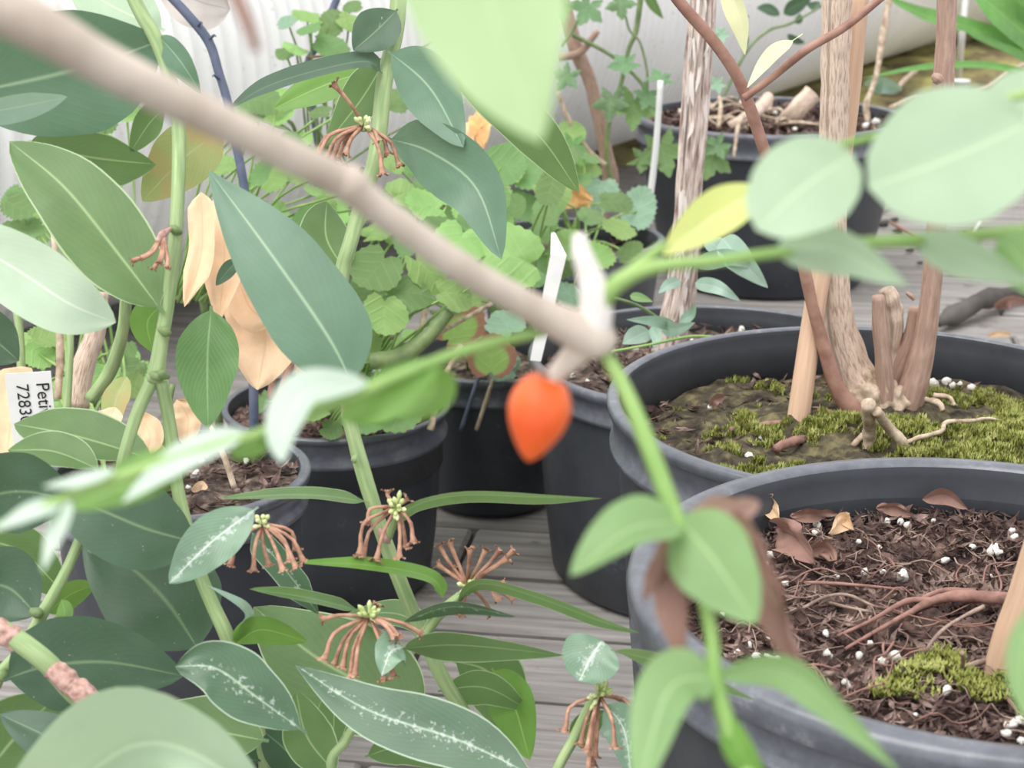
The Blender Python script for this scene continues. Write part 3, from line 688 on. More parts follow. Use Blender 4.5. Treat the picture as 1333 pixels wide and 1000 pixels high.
# ---- leafy herbs rooted between the pots
def filler(label, spots, at=None):
    cxm = sum(P(*q[:3]).x for q in spots)/len(spots); cym = sum(P(*q[:3]).y for q in spots)/len(spots); ztop = min(P(*q[:3]).z for q in spots)
    if at: cxm, cym = at
    t = thing('leafy_herb', label, 'plant', (cxm, cym, 0)); b = V((cxm, cym, max(.03, ztop-.06)))
    tubew('stem', t, [(V((cxm, cym, 0)), .005), (V((cxm+.01, cym, b.z*.5)), .0045), (b, .004)], 'stem_olive', seg=8)
    herb(t, b, spots, 'nettle')
filler('clump of light green scalloped leaves right behind the long sloping twig, centre', scatter(500, 720, 205, 330, 1.78, 1.95, 18, 30, 26)+scatter(600, 700, 320, 400, 1.78, 1.9, 16, 26, 8)+scatter(450, 560, 380, 460, 1.78, 1.85, 14, 22, 6), (.02, 1.95))
filler('sparse light green herb showing between the left stems beside the tan dead leaves', [(340, 130, 1.6, 26), (290, 215, 1.5, 18), (345, 190, 1.5, 24), (420, 225, 1.5, 24), (330, 150, 1.6, 20), (310, 170, 1.55, 20), (455, 250, 1.5, 26), (475, 270, 1.5, 22), (400, 330, 1.5, 30), (420, 370, 1.45, 26), (440, 330, 1.5, 26)]+scatter(300, 470, 130, 300, 1.6, 1.8, 16, 26, 16)+scatter(310, 450, 170, 340, 1.5, 1.62, 18, 28, 12), (-.31, 1.64))
filler('light green herb glimpsed behind the pale oval leaf at the far left edge', [(150, 120, 1.6, 24), (165, 150, 1.6, 24), (120, 170, 1.6, 20), (30, 300, 1.6, 30, 'round_deep'), (25, 270, 1.6, 26, 'round_deep')]+scatter(0, 200, 420, 520, 1.45, 1.6, 16, 26, 12)+scatter(130, 200, 120, 190, 1.6, 1.8, 16, 22, 4)+scatter(0, 60, 190, 330, 1.6, 1.8, 18, 28, 6))
# ---- name tag with printed lettering
def nametag():
    Zt = 1.12; c = [P(6, 487, Zt), P(66, 483, Zt), P(74, 572, Zt+.01), P(18, 582, Zt+.01)]
    r = thing('name_tag', 'white plastic name tag with black print, left edge beside the tan leaf', 'name tag', tuple(c[3]))
    nv = (c[1]-c[0]).cross(c[3]-c[0]).normalized(); nv = nv if nv.y < 0 else -nv
    bk = [q-nv*.0009 for q in c]
    mesh('card', c+bk, [(0, 3, 2, 1), (4, 5, 6, 7), (0, 1, 5, 4), (1, 2, 6, 5), (2, 3, 7, 6), (3, 0, 4, 7)], 'white_plastic', r, smooth=False)
    g = tube_geo([(P(45, 575, Zt+.01), .0016), (P(60, 640, Zt+.02), .0016), (P(70, 700, Zt+.03), .0014)], seg=6); mesh('stake', g[0], g[1], 'white_plastic', r, g[2])
    xa = (c[3]-c[0]).normalized(); ya = xa.cross(nv)*-1
    ya = nv.cross(xa).normalized()
    for s, px, py, hpx in (('Petiv', 46, 499, 17), ('72830', 20, 501, 16)):
        cu = bpy.data.curves.new('lettering', 'FONT'); cu.body = s; cu.size = 1; ob = bpy.data.objects.new('tmp', cu); COL.objects.link(ob)
        try: cu.font = bpy.data.fonts['Bfont Regular']
        except Exception: pass
        bpy.context.view_layer.update(); me = ob.to_mesh(); vs = [v.co.copy() for v in me.vertices]; fs = [tuple(p.vertices) for p in me.polygons]; ob.to_mesh_clear(); bpy.data.objects.remove(ob)
        o = P(px, py, Zt-.0005); o = o-nv*((o-c[0]).dot(nv))+nv*.0004; k = hpx*1.45*Zt/FPX
        mesh('lettering', [o+xa*v.x*k*.92+ya*v.y*k for v in vs], fs, 'ink', r, smooth=False)
nametag()

# ---- folded white marker
def marker():
    Z = 1.48
    r = thing('plant_marker', 'white folded plastic plant marker standing in the middle', 'plant marker', tuple(P(690, 475, Z)))
    def strip(name, a, b, wa, wb, th=.0008):
        A, B = P(*a), P(*b); s = V((.94, -.34, 0)); d = V((.3, .94, 0))*th
        va = s*wa*a[2]/FPX/2; vb = s*wb*b[2]/FPX/2
        vs = [A-va, A+va, B+vb, B-vb]; vs += [q+d for q in vs]
        mesh(name, vs, [(0, 1, 2, 3), (7, 6, 5, 4), (0, 4, 5, 1), (1, 5, 6, 2), (2, 6, 7, 3), (3, 7, 4, 0)], 'white_plastic', r, smooth=False)
    strip('blade', (727, 332, Z-.02), (697, 470, Z), 22, 15)
    strip('folded_tip', (720, 303, Z-.005), (727, 332, Z-.02), 5, 22)
marker()

# ---- mossy pot P2 with the multi-stemmed tree
cx2, cy2, R2, top2 = potspec(1150, 519, 1.16, 360)
t2 = thing('potted_tree', 'multi-stemmed tree with exposed roots in a mossy dark grey pot', 'potted tree', (cx2, cy2, 0))
pot(t2, cx2, cy2, R2, top2, rim=.036, lip=.009, taper=.82)
sz2 = top2-.040
def dome2(p): return 0
s2 = soil(t2, cx2, cy2, R2-.012, sz2, 'moss_ground', .009, dome=.012, rings=44, segs=100)
litter(t2, cx2, cy2, R2*.92, sz2+.003, 1500, .006)
def zm(c): return lambda q: sz2+.006+.014*(1-q*q)
def mossy():
    vs, fs = [], []; h = .0026
    for _ in range(34000):
        a = random.uniform(0, 6.283); q = math.sqrt(random.random()); p = V((cx2+(R2-.02)*q*math.cos(a), cy2+(R2-.02)*q*math.sin(a), 0))
        m = noise.noise(p*22)*.9+noise.noise(p*70)*.7
        bias = .45*(p.x-cx2)/R2+.55*(-(p.y-cy2)/R2)
        if m+bias < -.06: continue
        p.z = sz2+.012*(1-q*q)+.009*(noise.noise(V((p.x, p.y, sz2))*55)*.6+noise.noise(V((p.x, p.y, sz2))*15.4)*.9)+.001+min(.006, .012*max(0, m+bias+.06))
        hh = h*random.uniform(.5, 1.3); w = h*.34
        for b in range(3):
            t = random.uniform(0, 6.28); d = V((math.cos(t), math.sin(t), 0)); sv = V((-d.y, d.x, 0))*w
            k = len(vs); vs += [p-sv-V((0, 0, .002)), p+sv-V((0, 0, .002)), p+d*hh*.8+V((0, 0, hh))]; fs.append((k, k+1, k+2))
    mesh('moss', vs, fs, 'moss', s2, smooth=False, kind='stuff')
mossy()
Y2 = P(1140, 545, zh(1140, 545, sz2)).y
b2 = Y2
T('trunk', t2, [(1090, -20, 20), (1088, 60, 19), (1086, 150, 19), (1084, 230, 18), (1084, 320, 19), (1088, 400, 22), (1097, 450, 25), (1112, 495, 30), (1130, 530, 36), (1138, 560, 34)], 'bark_tan', Y2+.008, seg=28, n=110, ridges=.10, rfreq=(14, 40), rough=.06)
T('trunk', t2, [(1233, -20, 13), (1231, 60, 13), (1228, 105, 14), (1225, 200, 13), (1219, 300, 13), (1212, 380, 13), (1204, 440, 15), (1193, 490, 18), (1180, 530, 20), (1160, 560, 20)], 'bark_brown', Y2-.004, seg=20, n=80, rough=.05)
T('trunk', t2, [(1193, 400, 9), (1186, 440, 11), (1170, 480, 13), (1155, 520, 14), (1150, 550, 14)], 'bark_brown', Y2+.01, seg=14, rough=.08)
T('stem', t2, [(870, -15, 7), (895, 15, 8), (930, 55, 8), (960, 100, 8), (978, 145, 8), (995, 195, 8), (1020, 260, 8), (1042, 330, 8), (1058, 400, 8), (1072, 450, 9), (1090, 505, 11), (1115, 540, 14), (1128, 555, 13)], 'bark_twig', Y2-.03, seg=14, n=70, rough=.05)
T('stem', t2, [(968, 128, 5), (1000, 105, 5), (1050, 65, 5.5), (1100, 35, 5.5), (1150, -5, 5)], 'bark_twig', Y2-.045, seg=10)
T('stump', t2, [(1143, 385, 8), (1146, 430, 10), (1150, 470, 11), (1152, 510, 12), (1150, 545, 12)], 'bark_brown', Y2-.012, seg=14, rough=.08)
T('stump', t2, [(1153, 376, 10), (1160, 395, 12), (1166, 425, 11), (1162, 460, 10), (1155, 500, 12)], 'bark_tan', Y2+.012, seg=16, rough=.35, freq=120)
for x, y, r in ((1220, 102, 8), (1186, 385, 4)): T('knot', t2, [(x-6, y-4, r*.5), (x, y, r), (x+4, y+5, r*.7)], 'bark_brown', Y2-.02, seg=8, rough=.3, freq=200)
def R_(pts, mat='root_pale', name='root', up=.004, **kw):
    tube(name, t2, [(x, y, zh(x, y, sz2+u+.005), r) for x, y, r, u in pts], mat, rough=.3, freq=220, **kw)
R_([(1130, 525, 9, .045), (1132, 560, 9, .02), (1130, 588, 7, .004)])
R_([(1140, 535, 7, .04), (1160, 560, 7, .022), (1174, 575, 7, .014), (1178, 590, 6, .004)])
R_([(1175, 578, 3, .012), (1195, 570, 3, .014), (1225, 562, 3, .014), (1232, 550, 3, .016), (1265, 548, 2.6, .016), (1285, 545, 2.2, .014), (1310, 549, 1.6, .01)])
R_([(1125, 565, 4, .012), (1115, 575, 4, .01), (1106, 585, 3, .004)])
R_([(1205, 520, 4, .018), (1222, 525, 4, .018), (1228, 535, 3, .014)])
R_([(1215, 515, 4, .018), (1235, 517, 3, .018), (1243, 528, 2.5, .014)])
R_([(1010, 585, 6, .008), (1030, 575, 6, .010), (1060, 570, 5, .006)], 'root_red')
R_([(950, 560, 4, .006), (985, 555, 5, .008), (1020, 552, 5, .008)], 'root_red')
R_([(1060, 535, 6, .006), (1080, 540, 6, .008), (1095, 545, 6, .008)], 'bark_twig')
# crusty base
T('trunk_base', t2, [(1098, 535, 10), (1120, 520, 20), (1145, 515, 24), (1168, 528, 20), (1186, 548, 10)], 'root_pale', Y2-.006, seg=22, n=44, rough=.5, freq=170)
T('trunk_base', t2, [(1118, 488, 8), (1135, 498, 15), (1142, 520, 18), (1146, 555, 16)], 'root_pale', Y2-.002, seg=20, n=36, rough=.5, freq=190)
for x, y, r in ((1232, 497, 6), (1240, 502, 5), (960, 590, 5), (975, 597, 8), (958, 540, 4), (1265, 505, 6), (925, 530, 4), (1215, 500, 7), (990, 570, 4), (1250, 500, 4)):
    z = zh(x, y, sz2+.008); lump(s2, P(x, y, z), r*z/FPX)
leaf(t2, [(940, -30, zy(940, -30, Y2-.05)), (962, 20, zy(962, 20, Y2-.06)), (970, 72, zy(970, 72, Y2-.06))], 28, 'leaf_cream', 'lance', 35, .3)
leaf(t2, [(1045, 44, zy(1045, 44, Y2-.05)), (1010, 70, zy(1010, 70, Y2-.06)), (972, 115, zy(972, 115, Y2-.07))], 20, 'leaf_cream', 'lance', 45, .3, stalk=.2)
# dry bits lying on the moss
def dryleaf(label, mid, w, h, mat='dry_brown', roll=20, **kw):
    m = [(x, y, zh(x, y, h+u*.7)) for x, y, u in mid]
    p = P(*m[0]); r = leaf(None, m, w, mat, roll=roll, name='fallen_leaf', **kw)
    return tag(r, label, 'leaf')
dryleaf('curled brown scrap of leaf on the moss near the pot rim', [(925, 530, .012), (930, 520, .02), (944, 515, .016)], 12, sz2, fold=.7, curl=.3)
dryleaf('pink-brown flake on the soil behind the mossy tree roots', [(1225, 497, .008), (1250, 505, .010), (1278, 497, .012)], 8, sz2, fold=.4)

# ---- wooden stakes
def stake(label, pts, mat='wood_stake', cap=True):
    b = pts[-1]; r = thing('wooden_stake', label, 'stake', tuple(P(*b[:3])))
    g = tube_geo([(P(x, y, z), q*z/FPX) for x, y, z, q in pts], seg=22, n=24); mesh('shaft', g[0], g[1], mat, r, g[2]); return r
Yst = Y2+.045
zb = zh(1034, 572, sz2)
yb = P(1034, 572, zb).y
stake('round wooden stake leaning across behind the thick textured trunk', [(1118, -20, zy(1118, -20, yb+.085), 15), (1100, 170, zy(1100, 170, yb+.07), 14), (1062, 390, zy(1062, 390, yb+.035), 14), (1034, 580, zb, 15)])
# ---- front pot P1
cx1, cy1, R1, top1 = potspec(1288, 752, .80, 472)
t1 = thing('plant_pot', 'largest dark grey pot of bare soil with fine roots, lower right foreground', 'plant pot', (cx1, cy1, 0))
pot(t1, cx1, cy1, R1, top1, rim=.034, lip=.015, taper=.84)
sz1 = top1-.031
s1 = soil(t1, cx1, cy1, R1-.016, sz1, 'soil', .010, rings=60, segs=130)
litter(t1, cx1, cy1, R1*.9, sz1+.003, 9000, .0038, lift=.6)
roots(s1, 130, cx1-.01, cy1, R1*.85, sz1+.003, 'root_fine', .00038, .035, lift=.004)
roots(s1, 40, cx1-.03, cy1-.02, R1*.6, sz1+.004, 'root_red', .0005, .05)
def R1_(pts, mat='root_red', **kw):
    tube('root', s1, [(x, y, zh(x, y, sz1+u), r) for x, y, r, u in pts], mat, rough=.25, freq=260, **kw)
R1_([(1330, 782, 9, .012), (1290, 778, 9, .014), (1250, 776, 8, .014), (1215, 782, 6, .012), (1180, 800, 3.5, .01), (1140, 822, 2.6, .008), (1100, 845, 2, .006)])
R1_([(1215, 782, 5, .012), (1180, 783, 4, .012), (1130, 810, 2.5, .01), (1090, 828, 2, .008)])
R1_([(1280, 790, 3, .014), (1250, 805, 2.4, .016), (1222, 825, 2.4, .016), (1200, 855, 2, .006)], 'root_fine')
R1_([(1270, 770, 4, .014), (1225, 770, 4, .013), (1190, 785, 3, .010)])
R1_([(1045, 792, 2.2, .008), (1075, 777, 2.2, .013), (1105, 775, 2, .013), (1140, 790, 2, .009), (1168, 792, 2, .006)], 'root_fine')
R1_([(1045, 758, 2.4, .006), (1090, 760, 2.4, .008), (1140, 764, 2, .008), (1190, 770, 2, .006)], 'root_red')
R1_([(1080, 785, 2, .006), (1110, 792, 2, .008), (1150, 800, 2, .006)], 'root_fine')
R1_([(1255, 868, 3.5, .006), (1275, 862, 3.5, .008), (1300, 858, 3, .006)], 'root_fine')
R1_([(1251, 875, 3, .006), (1254, 860, 3, .016), (1253, 850, 3, .022)], 'root_fine')
PER = [(1065, 685, 8), (1062, 693, 7), (1048, 662, 7), (1118, 706, 5), (1155, 679, 5), (1172, 680, 5), (1182, 684, 6), (1145, 713, 4), (1320, 700, 8), (1318, 692, 6), (1292, 717, 9), (1300, 720, 6), (1215, 678, 4), (1002, 722, 6), (998, 735, 5), (1075, 825, 6), (1078, 852, 7), (1133, 838, 5), (1118, 854, 7),
       (1165, 855, 10), (1150, 862, 8), (1010, 860, 8), (1000, 855, 6), (1030, 862, 6), (1000, 833, 5), (1003, 813, 4), (1232, 899, 8), (1192, 931, 4), (1315, 945, 10), (1325, 940, 9), (1310, 955, 8), (1330, 965, 8), (1100, 888, 6), (1105, 893, 5), (1175, 750, 9), (1150, 745, 5), (1022, 760, 5), (1125, 745, 7), (1090, 750, 4), (940, 800, 5), (960, 850, 6), (985, 855, 7), (975, 840, 5), (1230, 730, 5), (1265, 712, 5), (1290, 750, 4)]
for x, y, r in PER:
    z = zh(x, y, sz1+.006); lump(s1, P(x, y, z), r*.85*z/FPX)
sp = []
for x, y, r in ((1265, 893, .012), (1285, 900, .014), (1305, 895, .012), (1225, 865, .012), (1180, 900, .014), (1200, 875, .01), (1235, 848, .008), (1160, 905, .01)):
    z = zh(x, y, sz1+.005); p = P(x, y, z); sp.append(((p.x, p.y), r, sz1+.006))
tufts(s1, sp, 130, .003)
for p, w, l in (([(1200, 650, .022), (1230, 643, .026), (1260, 663, .018)], 22, 'smooth tan boat-shaped fallen leaf against the inner pot wall'),
                ([(985, 665, .020), (1000, 655, .022), (1018, 682, .014)], 26, 'pinkish curled leaf at the left edge of the front soil'),
                ([(1010, 690, .016), (1035, 700, .018), (1062, 735, .012)], 44, 'broad crumpled dark brown leaf at the left of the front soil'),
                ([(1028, 672, .018), (1055, 668, .02), (1090, 668, .016)], 18, 'narrow rolled brown leaf beside white grains near the back rim'),
                ([(1078, 695, .016), (1100, 676, .02), (1112, 690, .016)], 22, 'pale pinkish folded leaf scrap among white grains'),
                ([(1045, 720, .012), (1075, 712, .016), (1090, 735, .01)], 26, 'dull brown curled leaf below the pale folded scrap'),
                ([(1140, 662, .015), (1165, 660, .018), (1190, 672, .012)], 16, 'reddish brown leaf flake near the back of the front soil')):
    dryleaf(l, p, w, sz1, mat='dry_tan' if 'pink' in l else 'dry_brown', fold=.5, curl=.3, roll=25, wav=.4 if 'smooth' not in l else .02)
zb = zh(1300, 893, sz1-.004); yb = P(1300, 893, zb).y
stake('thick wooden stake rising from the front pot at the right edge', [(1420, 520, zy(1420, 520, yb), 29), (1345, 760, zy(1345, 760, yb), 27), (1318, 830, zy(1318, 830, yb), 25), (1298, 892, zb, 22)])

# ---- strappy bright green plant, upper right
ts = thing('strap_leaf_plant', 'plant with long bright green strap leaves in the top right corner', 'plant', (P(1400, 120, 3.0).x, P(1400, 120, 3.0).y, 0))
for pts, w in (([(1420, 90, 3.0), (1333, 58, 2.95), (1255, 33, 2.9), (1200, 18, 2.88), (1145, -8, 2.85)], 18), ([(1420, 110, 3.0), (1340, 48, 2.95), (1300, 15, 2.9), (1262, -18, 2.9)], 40), ([(1420, 130, 3.0), (1340, 98, 2.9), (1280, 85, 2.88), (1200, 88, 2.85), (1122, 102, 2.8)], 9), ([(1420, 60, 3.0), (1340, 18, 2.95), (1310, -15, 2.9)], 34), ([(1410, 120, 3), (1335, 105, 2.95), (1310, 92, 2.9)], 20), ([(1420, 125, 3.1), (1333, 70, 3.05), (1270, 40, 3.0), (1255, 28, 3.0)], 22)):
    leaf(ts, pts, w, 'leaf_strap', 'strap', 30, .3, wav=.02, n=22)
tubew('stem', ts, [(P(1405, 330, 3.0), .02), (P(1410, 200, 3.0), .022), (P(1420, 90, 3.0), .02)], 'stem_green')
# small twiggy plant, upper centre right
tw = thing('twiggy_plant', 'thin twig with small dark green leaves in front of the duct', 'plant', (P(940, 130, 3.12).x, P(940, 130, 3.12).y, 0))
tube('stem', tw, [(935, 140, 3.14, 2), (970, 70, 3.12, 2), (1000, 40, 3.12, 2), (1030, 30, 3.12, 2), (1075, 5, 3.12, 1.5)], 'stem_olive', seg=6)
for p, w in (([(1015, 20, 3.12), (1000, 12, 3.12), (985, 10, 3.12)], 14), ([(1020, 18, 3.12), (1035, 8, 3.12), (1058, -5, 3.12)], 20), ([(1035, 30, 3.12), (1040, 25, 3.12), (1042, 18, 3.12)], 10), ([(1025, 45, 3.12), (1035, 52, 3.12), (1048, 56, 3.12)], 10), ([(962, 40, 3.12), (970, 50, 3.12), (972, 62, 3.12)], 9), ([(952, 20, 3.12), (965, 20, 3.12), (975, 22, 3.12)], 8), ([(1068, 3, 3.12), (1060, 8, 3.12), (1050, 4, 3.12)], 12)):
    leaf(tw, p, w, 'leaf_dark', 'oval', 15)
tubew('stem', tw, [(P(935, 140, 3.14), .0025), (P(930, 220, 3.14), .003), (P(926, 305, 3.14), .003)], 'stem_olive', seg=6)
wp = thing('small_pot', 'tiny white pot on the mossy bank beside the smooth brown trunk', 'plant pot', tuple(P(1250, 124, zh(1250, 124, .16))))
zq = zh(1250, 124, .16); kq = zq/FPX; cq = P(1250, 124, zq)
v, f = lathe([(0, cq.z), (8*kq, cq.z), (10.5*kq, cq.z+16*kq), (11.5*kq, cq.z+16*kq), (11.5*kq, cq.z+20*kq), (9.5*kq, cq.z+20*kq), (7.5*kq, cq.z+4*kq), (0, cq.z+4*kq)], cq.x, cq.y, 28); mesh('pot', v, f, 'white_plastic', wp)
for pts, lab in (([(1255, 128), (1290, 112), (1312, 96), (1333, 84)], 'pale bent stick on the bank at the right edge'), ([(1160, 140), (1185, 130), (1200, 128)], 'short grey twig on the bank behind the far pot rim'), ([(1165, 118), (1180, 102), (1192, 92)], 'thin pale straw leaning on the bank')):
    tag(tube('twig', None, [(x, y, zh(x, y, .18), 3.5) for x, y in pts], 'root_pale', seg=7, rough=.2), lab, 'twig')
# twigs and debris on the boards
for x, y, w, lab in ((1260, 395, 40, 'dark rotten bark piece lying on the boards'),):
    z = zh(x, y, .012)
    r = tube('bark_piece', None, [(1222, 420, zh(1222, 420, .015), 7), (1250, 405, zh(1250, 405, .02), 13), (1280, 392, zh(1280, 392, .025), 12), (1310, 383, zh(1310, 383, .02), 10), (1345, 380, zh(1345, 380, .02), 9)], 'ground_dark', seg=10, rough=.5, freq=22); tag(r, lab, 'bark')
def floorleaf(lab, pts, w, mat):
    r = leaf(None, [(x, y, zh(x, y, h)) for x, y, h in pts], w, mat, 'oval', 30, .4, .2, .1, name='fallen_leaf'); tag(r, lab, 'leaf')
floorleaf('brown curled leaf on top of the rotten bark piece', [(1295, 400, .03), (1315, 390, .05), (1340, 394, .03)], 16, 'dry_brown')
floorleaf('pale pink fallen leaf on the boards by the pot rim', [(1285, 437, .006), (1300, 433, .012), (1318, 436, .006)], 8, 'dry_tan')
floorleaf('grey-green fallen leaf on the bank just behind the far pot', [(1128, 112, .18), (1150, 108, .2), (1174, 118, .18)], 22, 'leaf_grey')
for i, (pts, lab) in enumerate((([(1100, 300), (1130, 280), (1160, 262)], 'thin green twig lying on the boards beside the far pot'), ([(1160, 290), (1185, 305), (1200, 318)], 'short dark twig lying on the boards'), ([(1262, 320), (1270, 300), (1275, 288)], 'white straw lying on the boards near the right edge'))):
    r = tube('twig', None, [(x, y, zh(x, y, .012), 2.5) for x, y in pts], ('stem_olive', 'bark_twig', 'white_plastic')[i], seg=6); tag(r, lab, 'twig')
for x, y, r_ in ((1185, 325, 4), (1200, 318, 3), (1250, 322, 4), (1170, 300, 5), (1150, 290, 6), (1220, 345, 3), (1198, 342, 3), (1165, 285, 4), (1270, 325, 3)):
    z = zh(x, y, .006); o = bpy.data.objects.new('soil_crumb', LUMP[0]); COL.objects.link(o); o.location = P(x, y, z); k = r_*z/FPX; o.scale = (k*1.5, k, k*.7)
    o.data = CR if 'CR' in globals() else LUMP[0]
    if 'CR' not in globals():
        CR = LUMP[0].copy(); CR.materials.clear(); CR.materials.append(MATS['ground_dark']); o.data = CR
    tag(o, 'small dark soil crumb lying on the grey boards', 'soil crumb', 'soil crumbs on the boards')

# ---- far herb against the duct, upper left
tf = thing('leafy_herb', 'pale green herb with crinkled leaves in front of the white duct, upper left', 'plant', (P(430, 200, 1.95).x, P(430, 200, 1.95).y, 0))
bf = P(420, 230, 1.95)
herb(tf, bf, [(400, 25, 1.9, 22), (432, 30, 1.9, 24), (455, 28, 1.9, 20), (385, 62, 1.88, 22), (430, 60, 1.88, 28), (405, 40, 1.87, 18), (375, 30, 1.92, 18, 'round_grey'), (460, 8, 1.95, 14, 'round_deep'), (372, 70, 1.9, 16, 'round_deep'), (370, 155, 1.9, 22), (355, 165, 1.9, 22), (390, 180, 1.9, 20), (520, 130, 1.9, 22), (540, 165, 1.9, 18), (350, 150, 1.92, 16), (640, 12, 1.95, 16, 'round_grey')], 'nettle', pmat='stem_olive')
tube('stem', tf, [(445, -20, 1.95, 5), (432, 15, 1.95, 5), (412, 60, 1.95, 4.5), (400, 90, 1.95, 5), (410, 160, 1.95, 5), (420, 230, 1.95, 5)], 'stem_dark', seg=8)
tube('stem', tf, [(330, 145, 1.9, 5), (380, 132, 1.9, 6), (420, 120, 1.9, 7), (438, 112, 1.9, 7)], 'bark_tan', seg=8)
tube('stem', tf, [(398, 75, 1.9, 2), (440, 72, 1.9, 2), (480, 78, 1.9, 2)], 'bark_twig', seg=6)
tubew('stem', tf, [(bf, .005), (V((bf.x, bf.y, .15)), .005), (V((bf.x, bf.y, 0)), .006)], 'stem_dark', seg=8)
leaf(tf, [(640, 145, 1.95), (628, 165, 1.93), (630, 195, 1.9)], 34, 'dry_gold', 'ovate', 20, .4, wav=.35, name='dry_leaf')
leaf(tf, [(620, 155, 1.95), (612, 180, 1.93), (606, 205, 1.9)], 26, 'dry_tan', 'ovate', 20, .4, wav=.35, name='dry_leaf')
# dark thorny cane
tc = thing('thorny_cane', 'dark bluish bare cane with small thorns, upper left before the duct', 'cane', (P(300, 300, 1.4).x, P(300, 300, 1.4).y, 0))
tube('stem', tc, [(212, -15, 1.4, 6), (245, 20, 1.4, 6.5), (272, 55, 1.4, 6.5), (285, 95, 1.4, 6), (296, 132, 1.4, 6), (310, 200, 1.4, 6), (320, 260, 1.4, 6), (326, 330, 1.4, 6)], 'stem_dark', seg=10, n=40)
for x, y, d in ((274, 50, 8), (284, 102, -8), (258, 33, 6)): tube('thorn', tc, [(x, y, 1.395, 2.5), (x+d*.6, y-4, 1.39, 1.6), (x+d, y-2, 1.385, .4)], 'stem_dark', seg=6)
g = tube_geo([(P(326, 330, 1.4), .0035), (P(330, 500, 1.4), .004), (P(332, 700, 1.41), .004), (P(333, 905, 1.42), .004)], seg=8); mesh('stem', g[0], g[1], 'stem_dark', tc, g[2])
leaf(tc, [(205, -30, 1.45), (255, 0, 1.45), (300, 12, 1.45)], 70, 'paper_grey', 'round', 15, .1, wav=.05, name='dry_leaf', label='papery grey dead leaf')

# ================================================================== LEATHERY SHRUB (in focus)
ZB = {}
def shrub(name, label, base): return thing(name, label, 'shrub', base)
tL = shrub('leathery_shrub', 'shrub with large oval blue-green leaves and green stems filling the left side', tuple(P(240, 900, .8)))
def st(t, pts, mat='stem_green', **kw): return tube('stem', t, pts, mat, seg=kw.pop('seg', 14), **kw)
z1 = .80
st(tL, [(168, -15, .80, 9), (185, 20, .80, 9.5), (205, 55, .80, 9.5), (225, 115, .80, 9), (233, 180, .80, 9), (229, 300, .79, 9), (219, 390, .79, 9), (209, 450, .79, 9.5), (202, 498, .79, 12)], n=60)
for x, y in ((228, 300), (214, 432), (203, 490), (212, 488)): tube('node', tL, [(x-7, y-4, .787, 3), (x, y, .785, 6.5), (x+8, y+3, .787, 3)], 'stem_olive', seg=10, rough=.35, freq=300)
st(tL, [(198, 495, .79, 9), (178, 540, .79, 8.5), (160, 600, .79, 8), (148, 660, .80, 7), (120, 720, .80, 7)])
st(tL, [(210, 495, .79, 9), (222, 560, .80, 8.5), (232, 640, .80, 8.5), (258, 740, .80, 9), (278, 790, .80, 9.5), (298, 835, .80, 10), (330, 930, .82, 10), (350, 1050, .83, 10), (365, 1530, .90, 11)], n=60)
st(tL, [(105, 700, .78, 7), (85, 745, .78, 7), (55, 800, .78, 8), (30, 845, .78, 8), (-5, 890, .78, 8), (-30, 1000, .80, 9), (80, 1530, .90, 10)], n=50)
tube('stem', tL, [(-15, 812, .72, 14), (15, 828, .72, 14), (60, 862, .72, 14), (100, 905, .73, 14), (150, 945, .74, 13), (230, 1020, .76, 13), (330, 1500, .89, 13)], 'stem_green', seg=16, n=60)
for x, y, r in ((10, 826, 17), (82, 882, 17), (108, 903, 15)): tube('bark_scar', tL, [(x-16, y-12, .72, 13), (x-6, y-5, .72, 14.8), (x+5, y+4, .72, 14.8), (x+14, y+12, .7215, 13)], 'bark_scab', seg=14, rough=.25, freq=260, label='rough pinkish bark scar')
for x, y in ((48, 798), (3, 880)): tube('node', tL, [(x-8, y-2, .775, 4), (x, y, .774, 8), (x+7, y+4, .775, 4)], 'stem_olive', seg=8, rough=.3, freq=300)
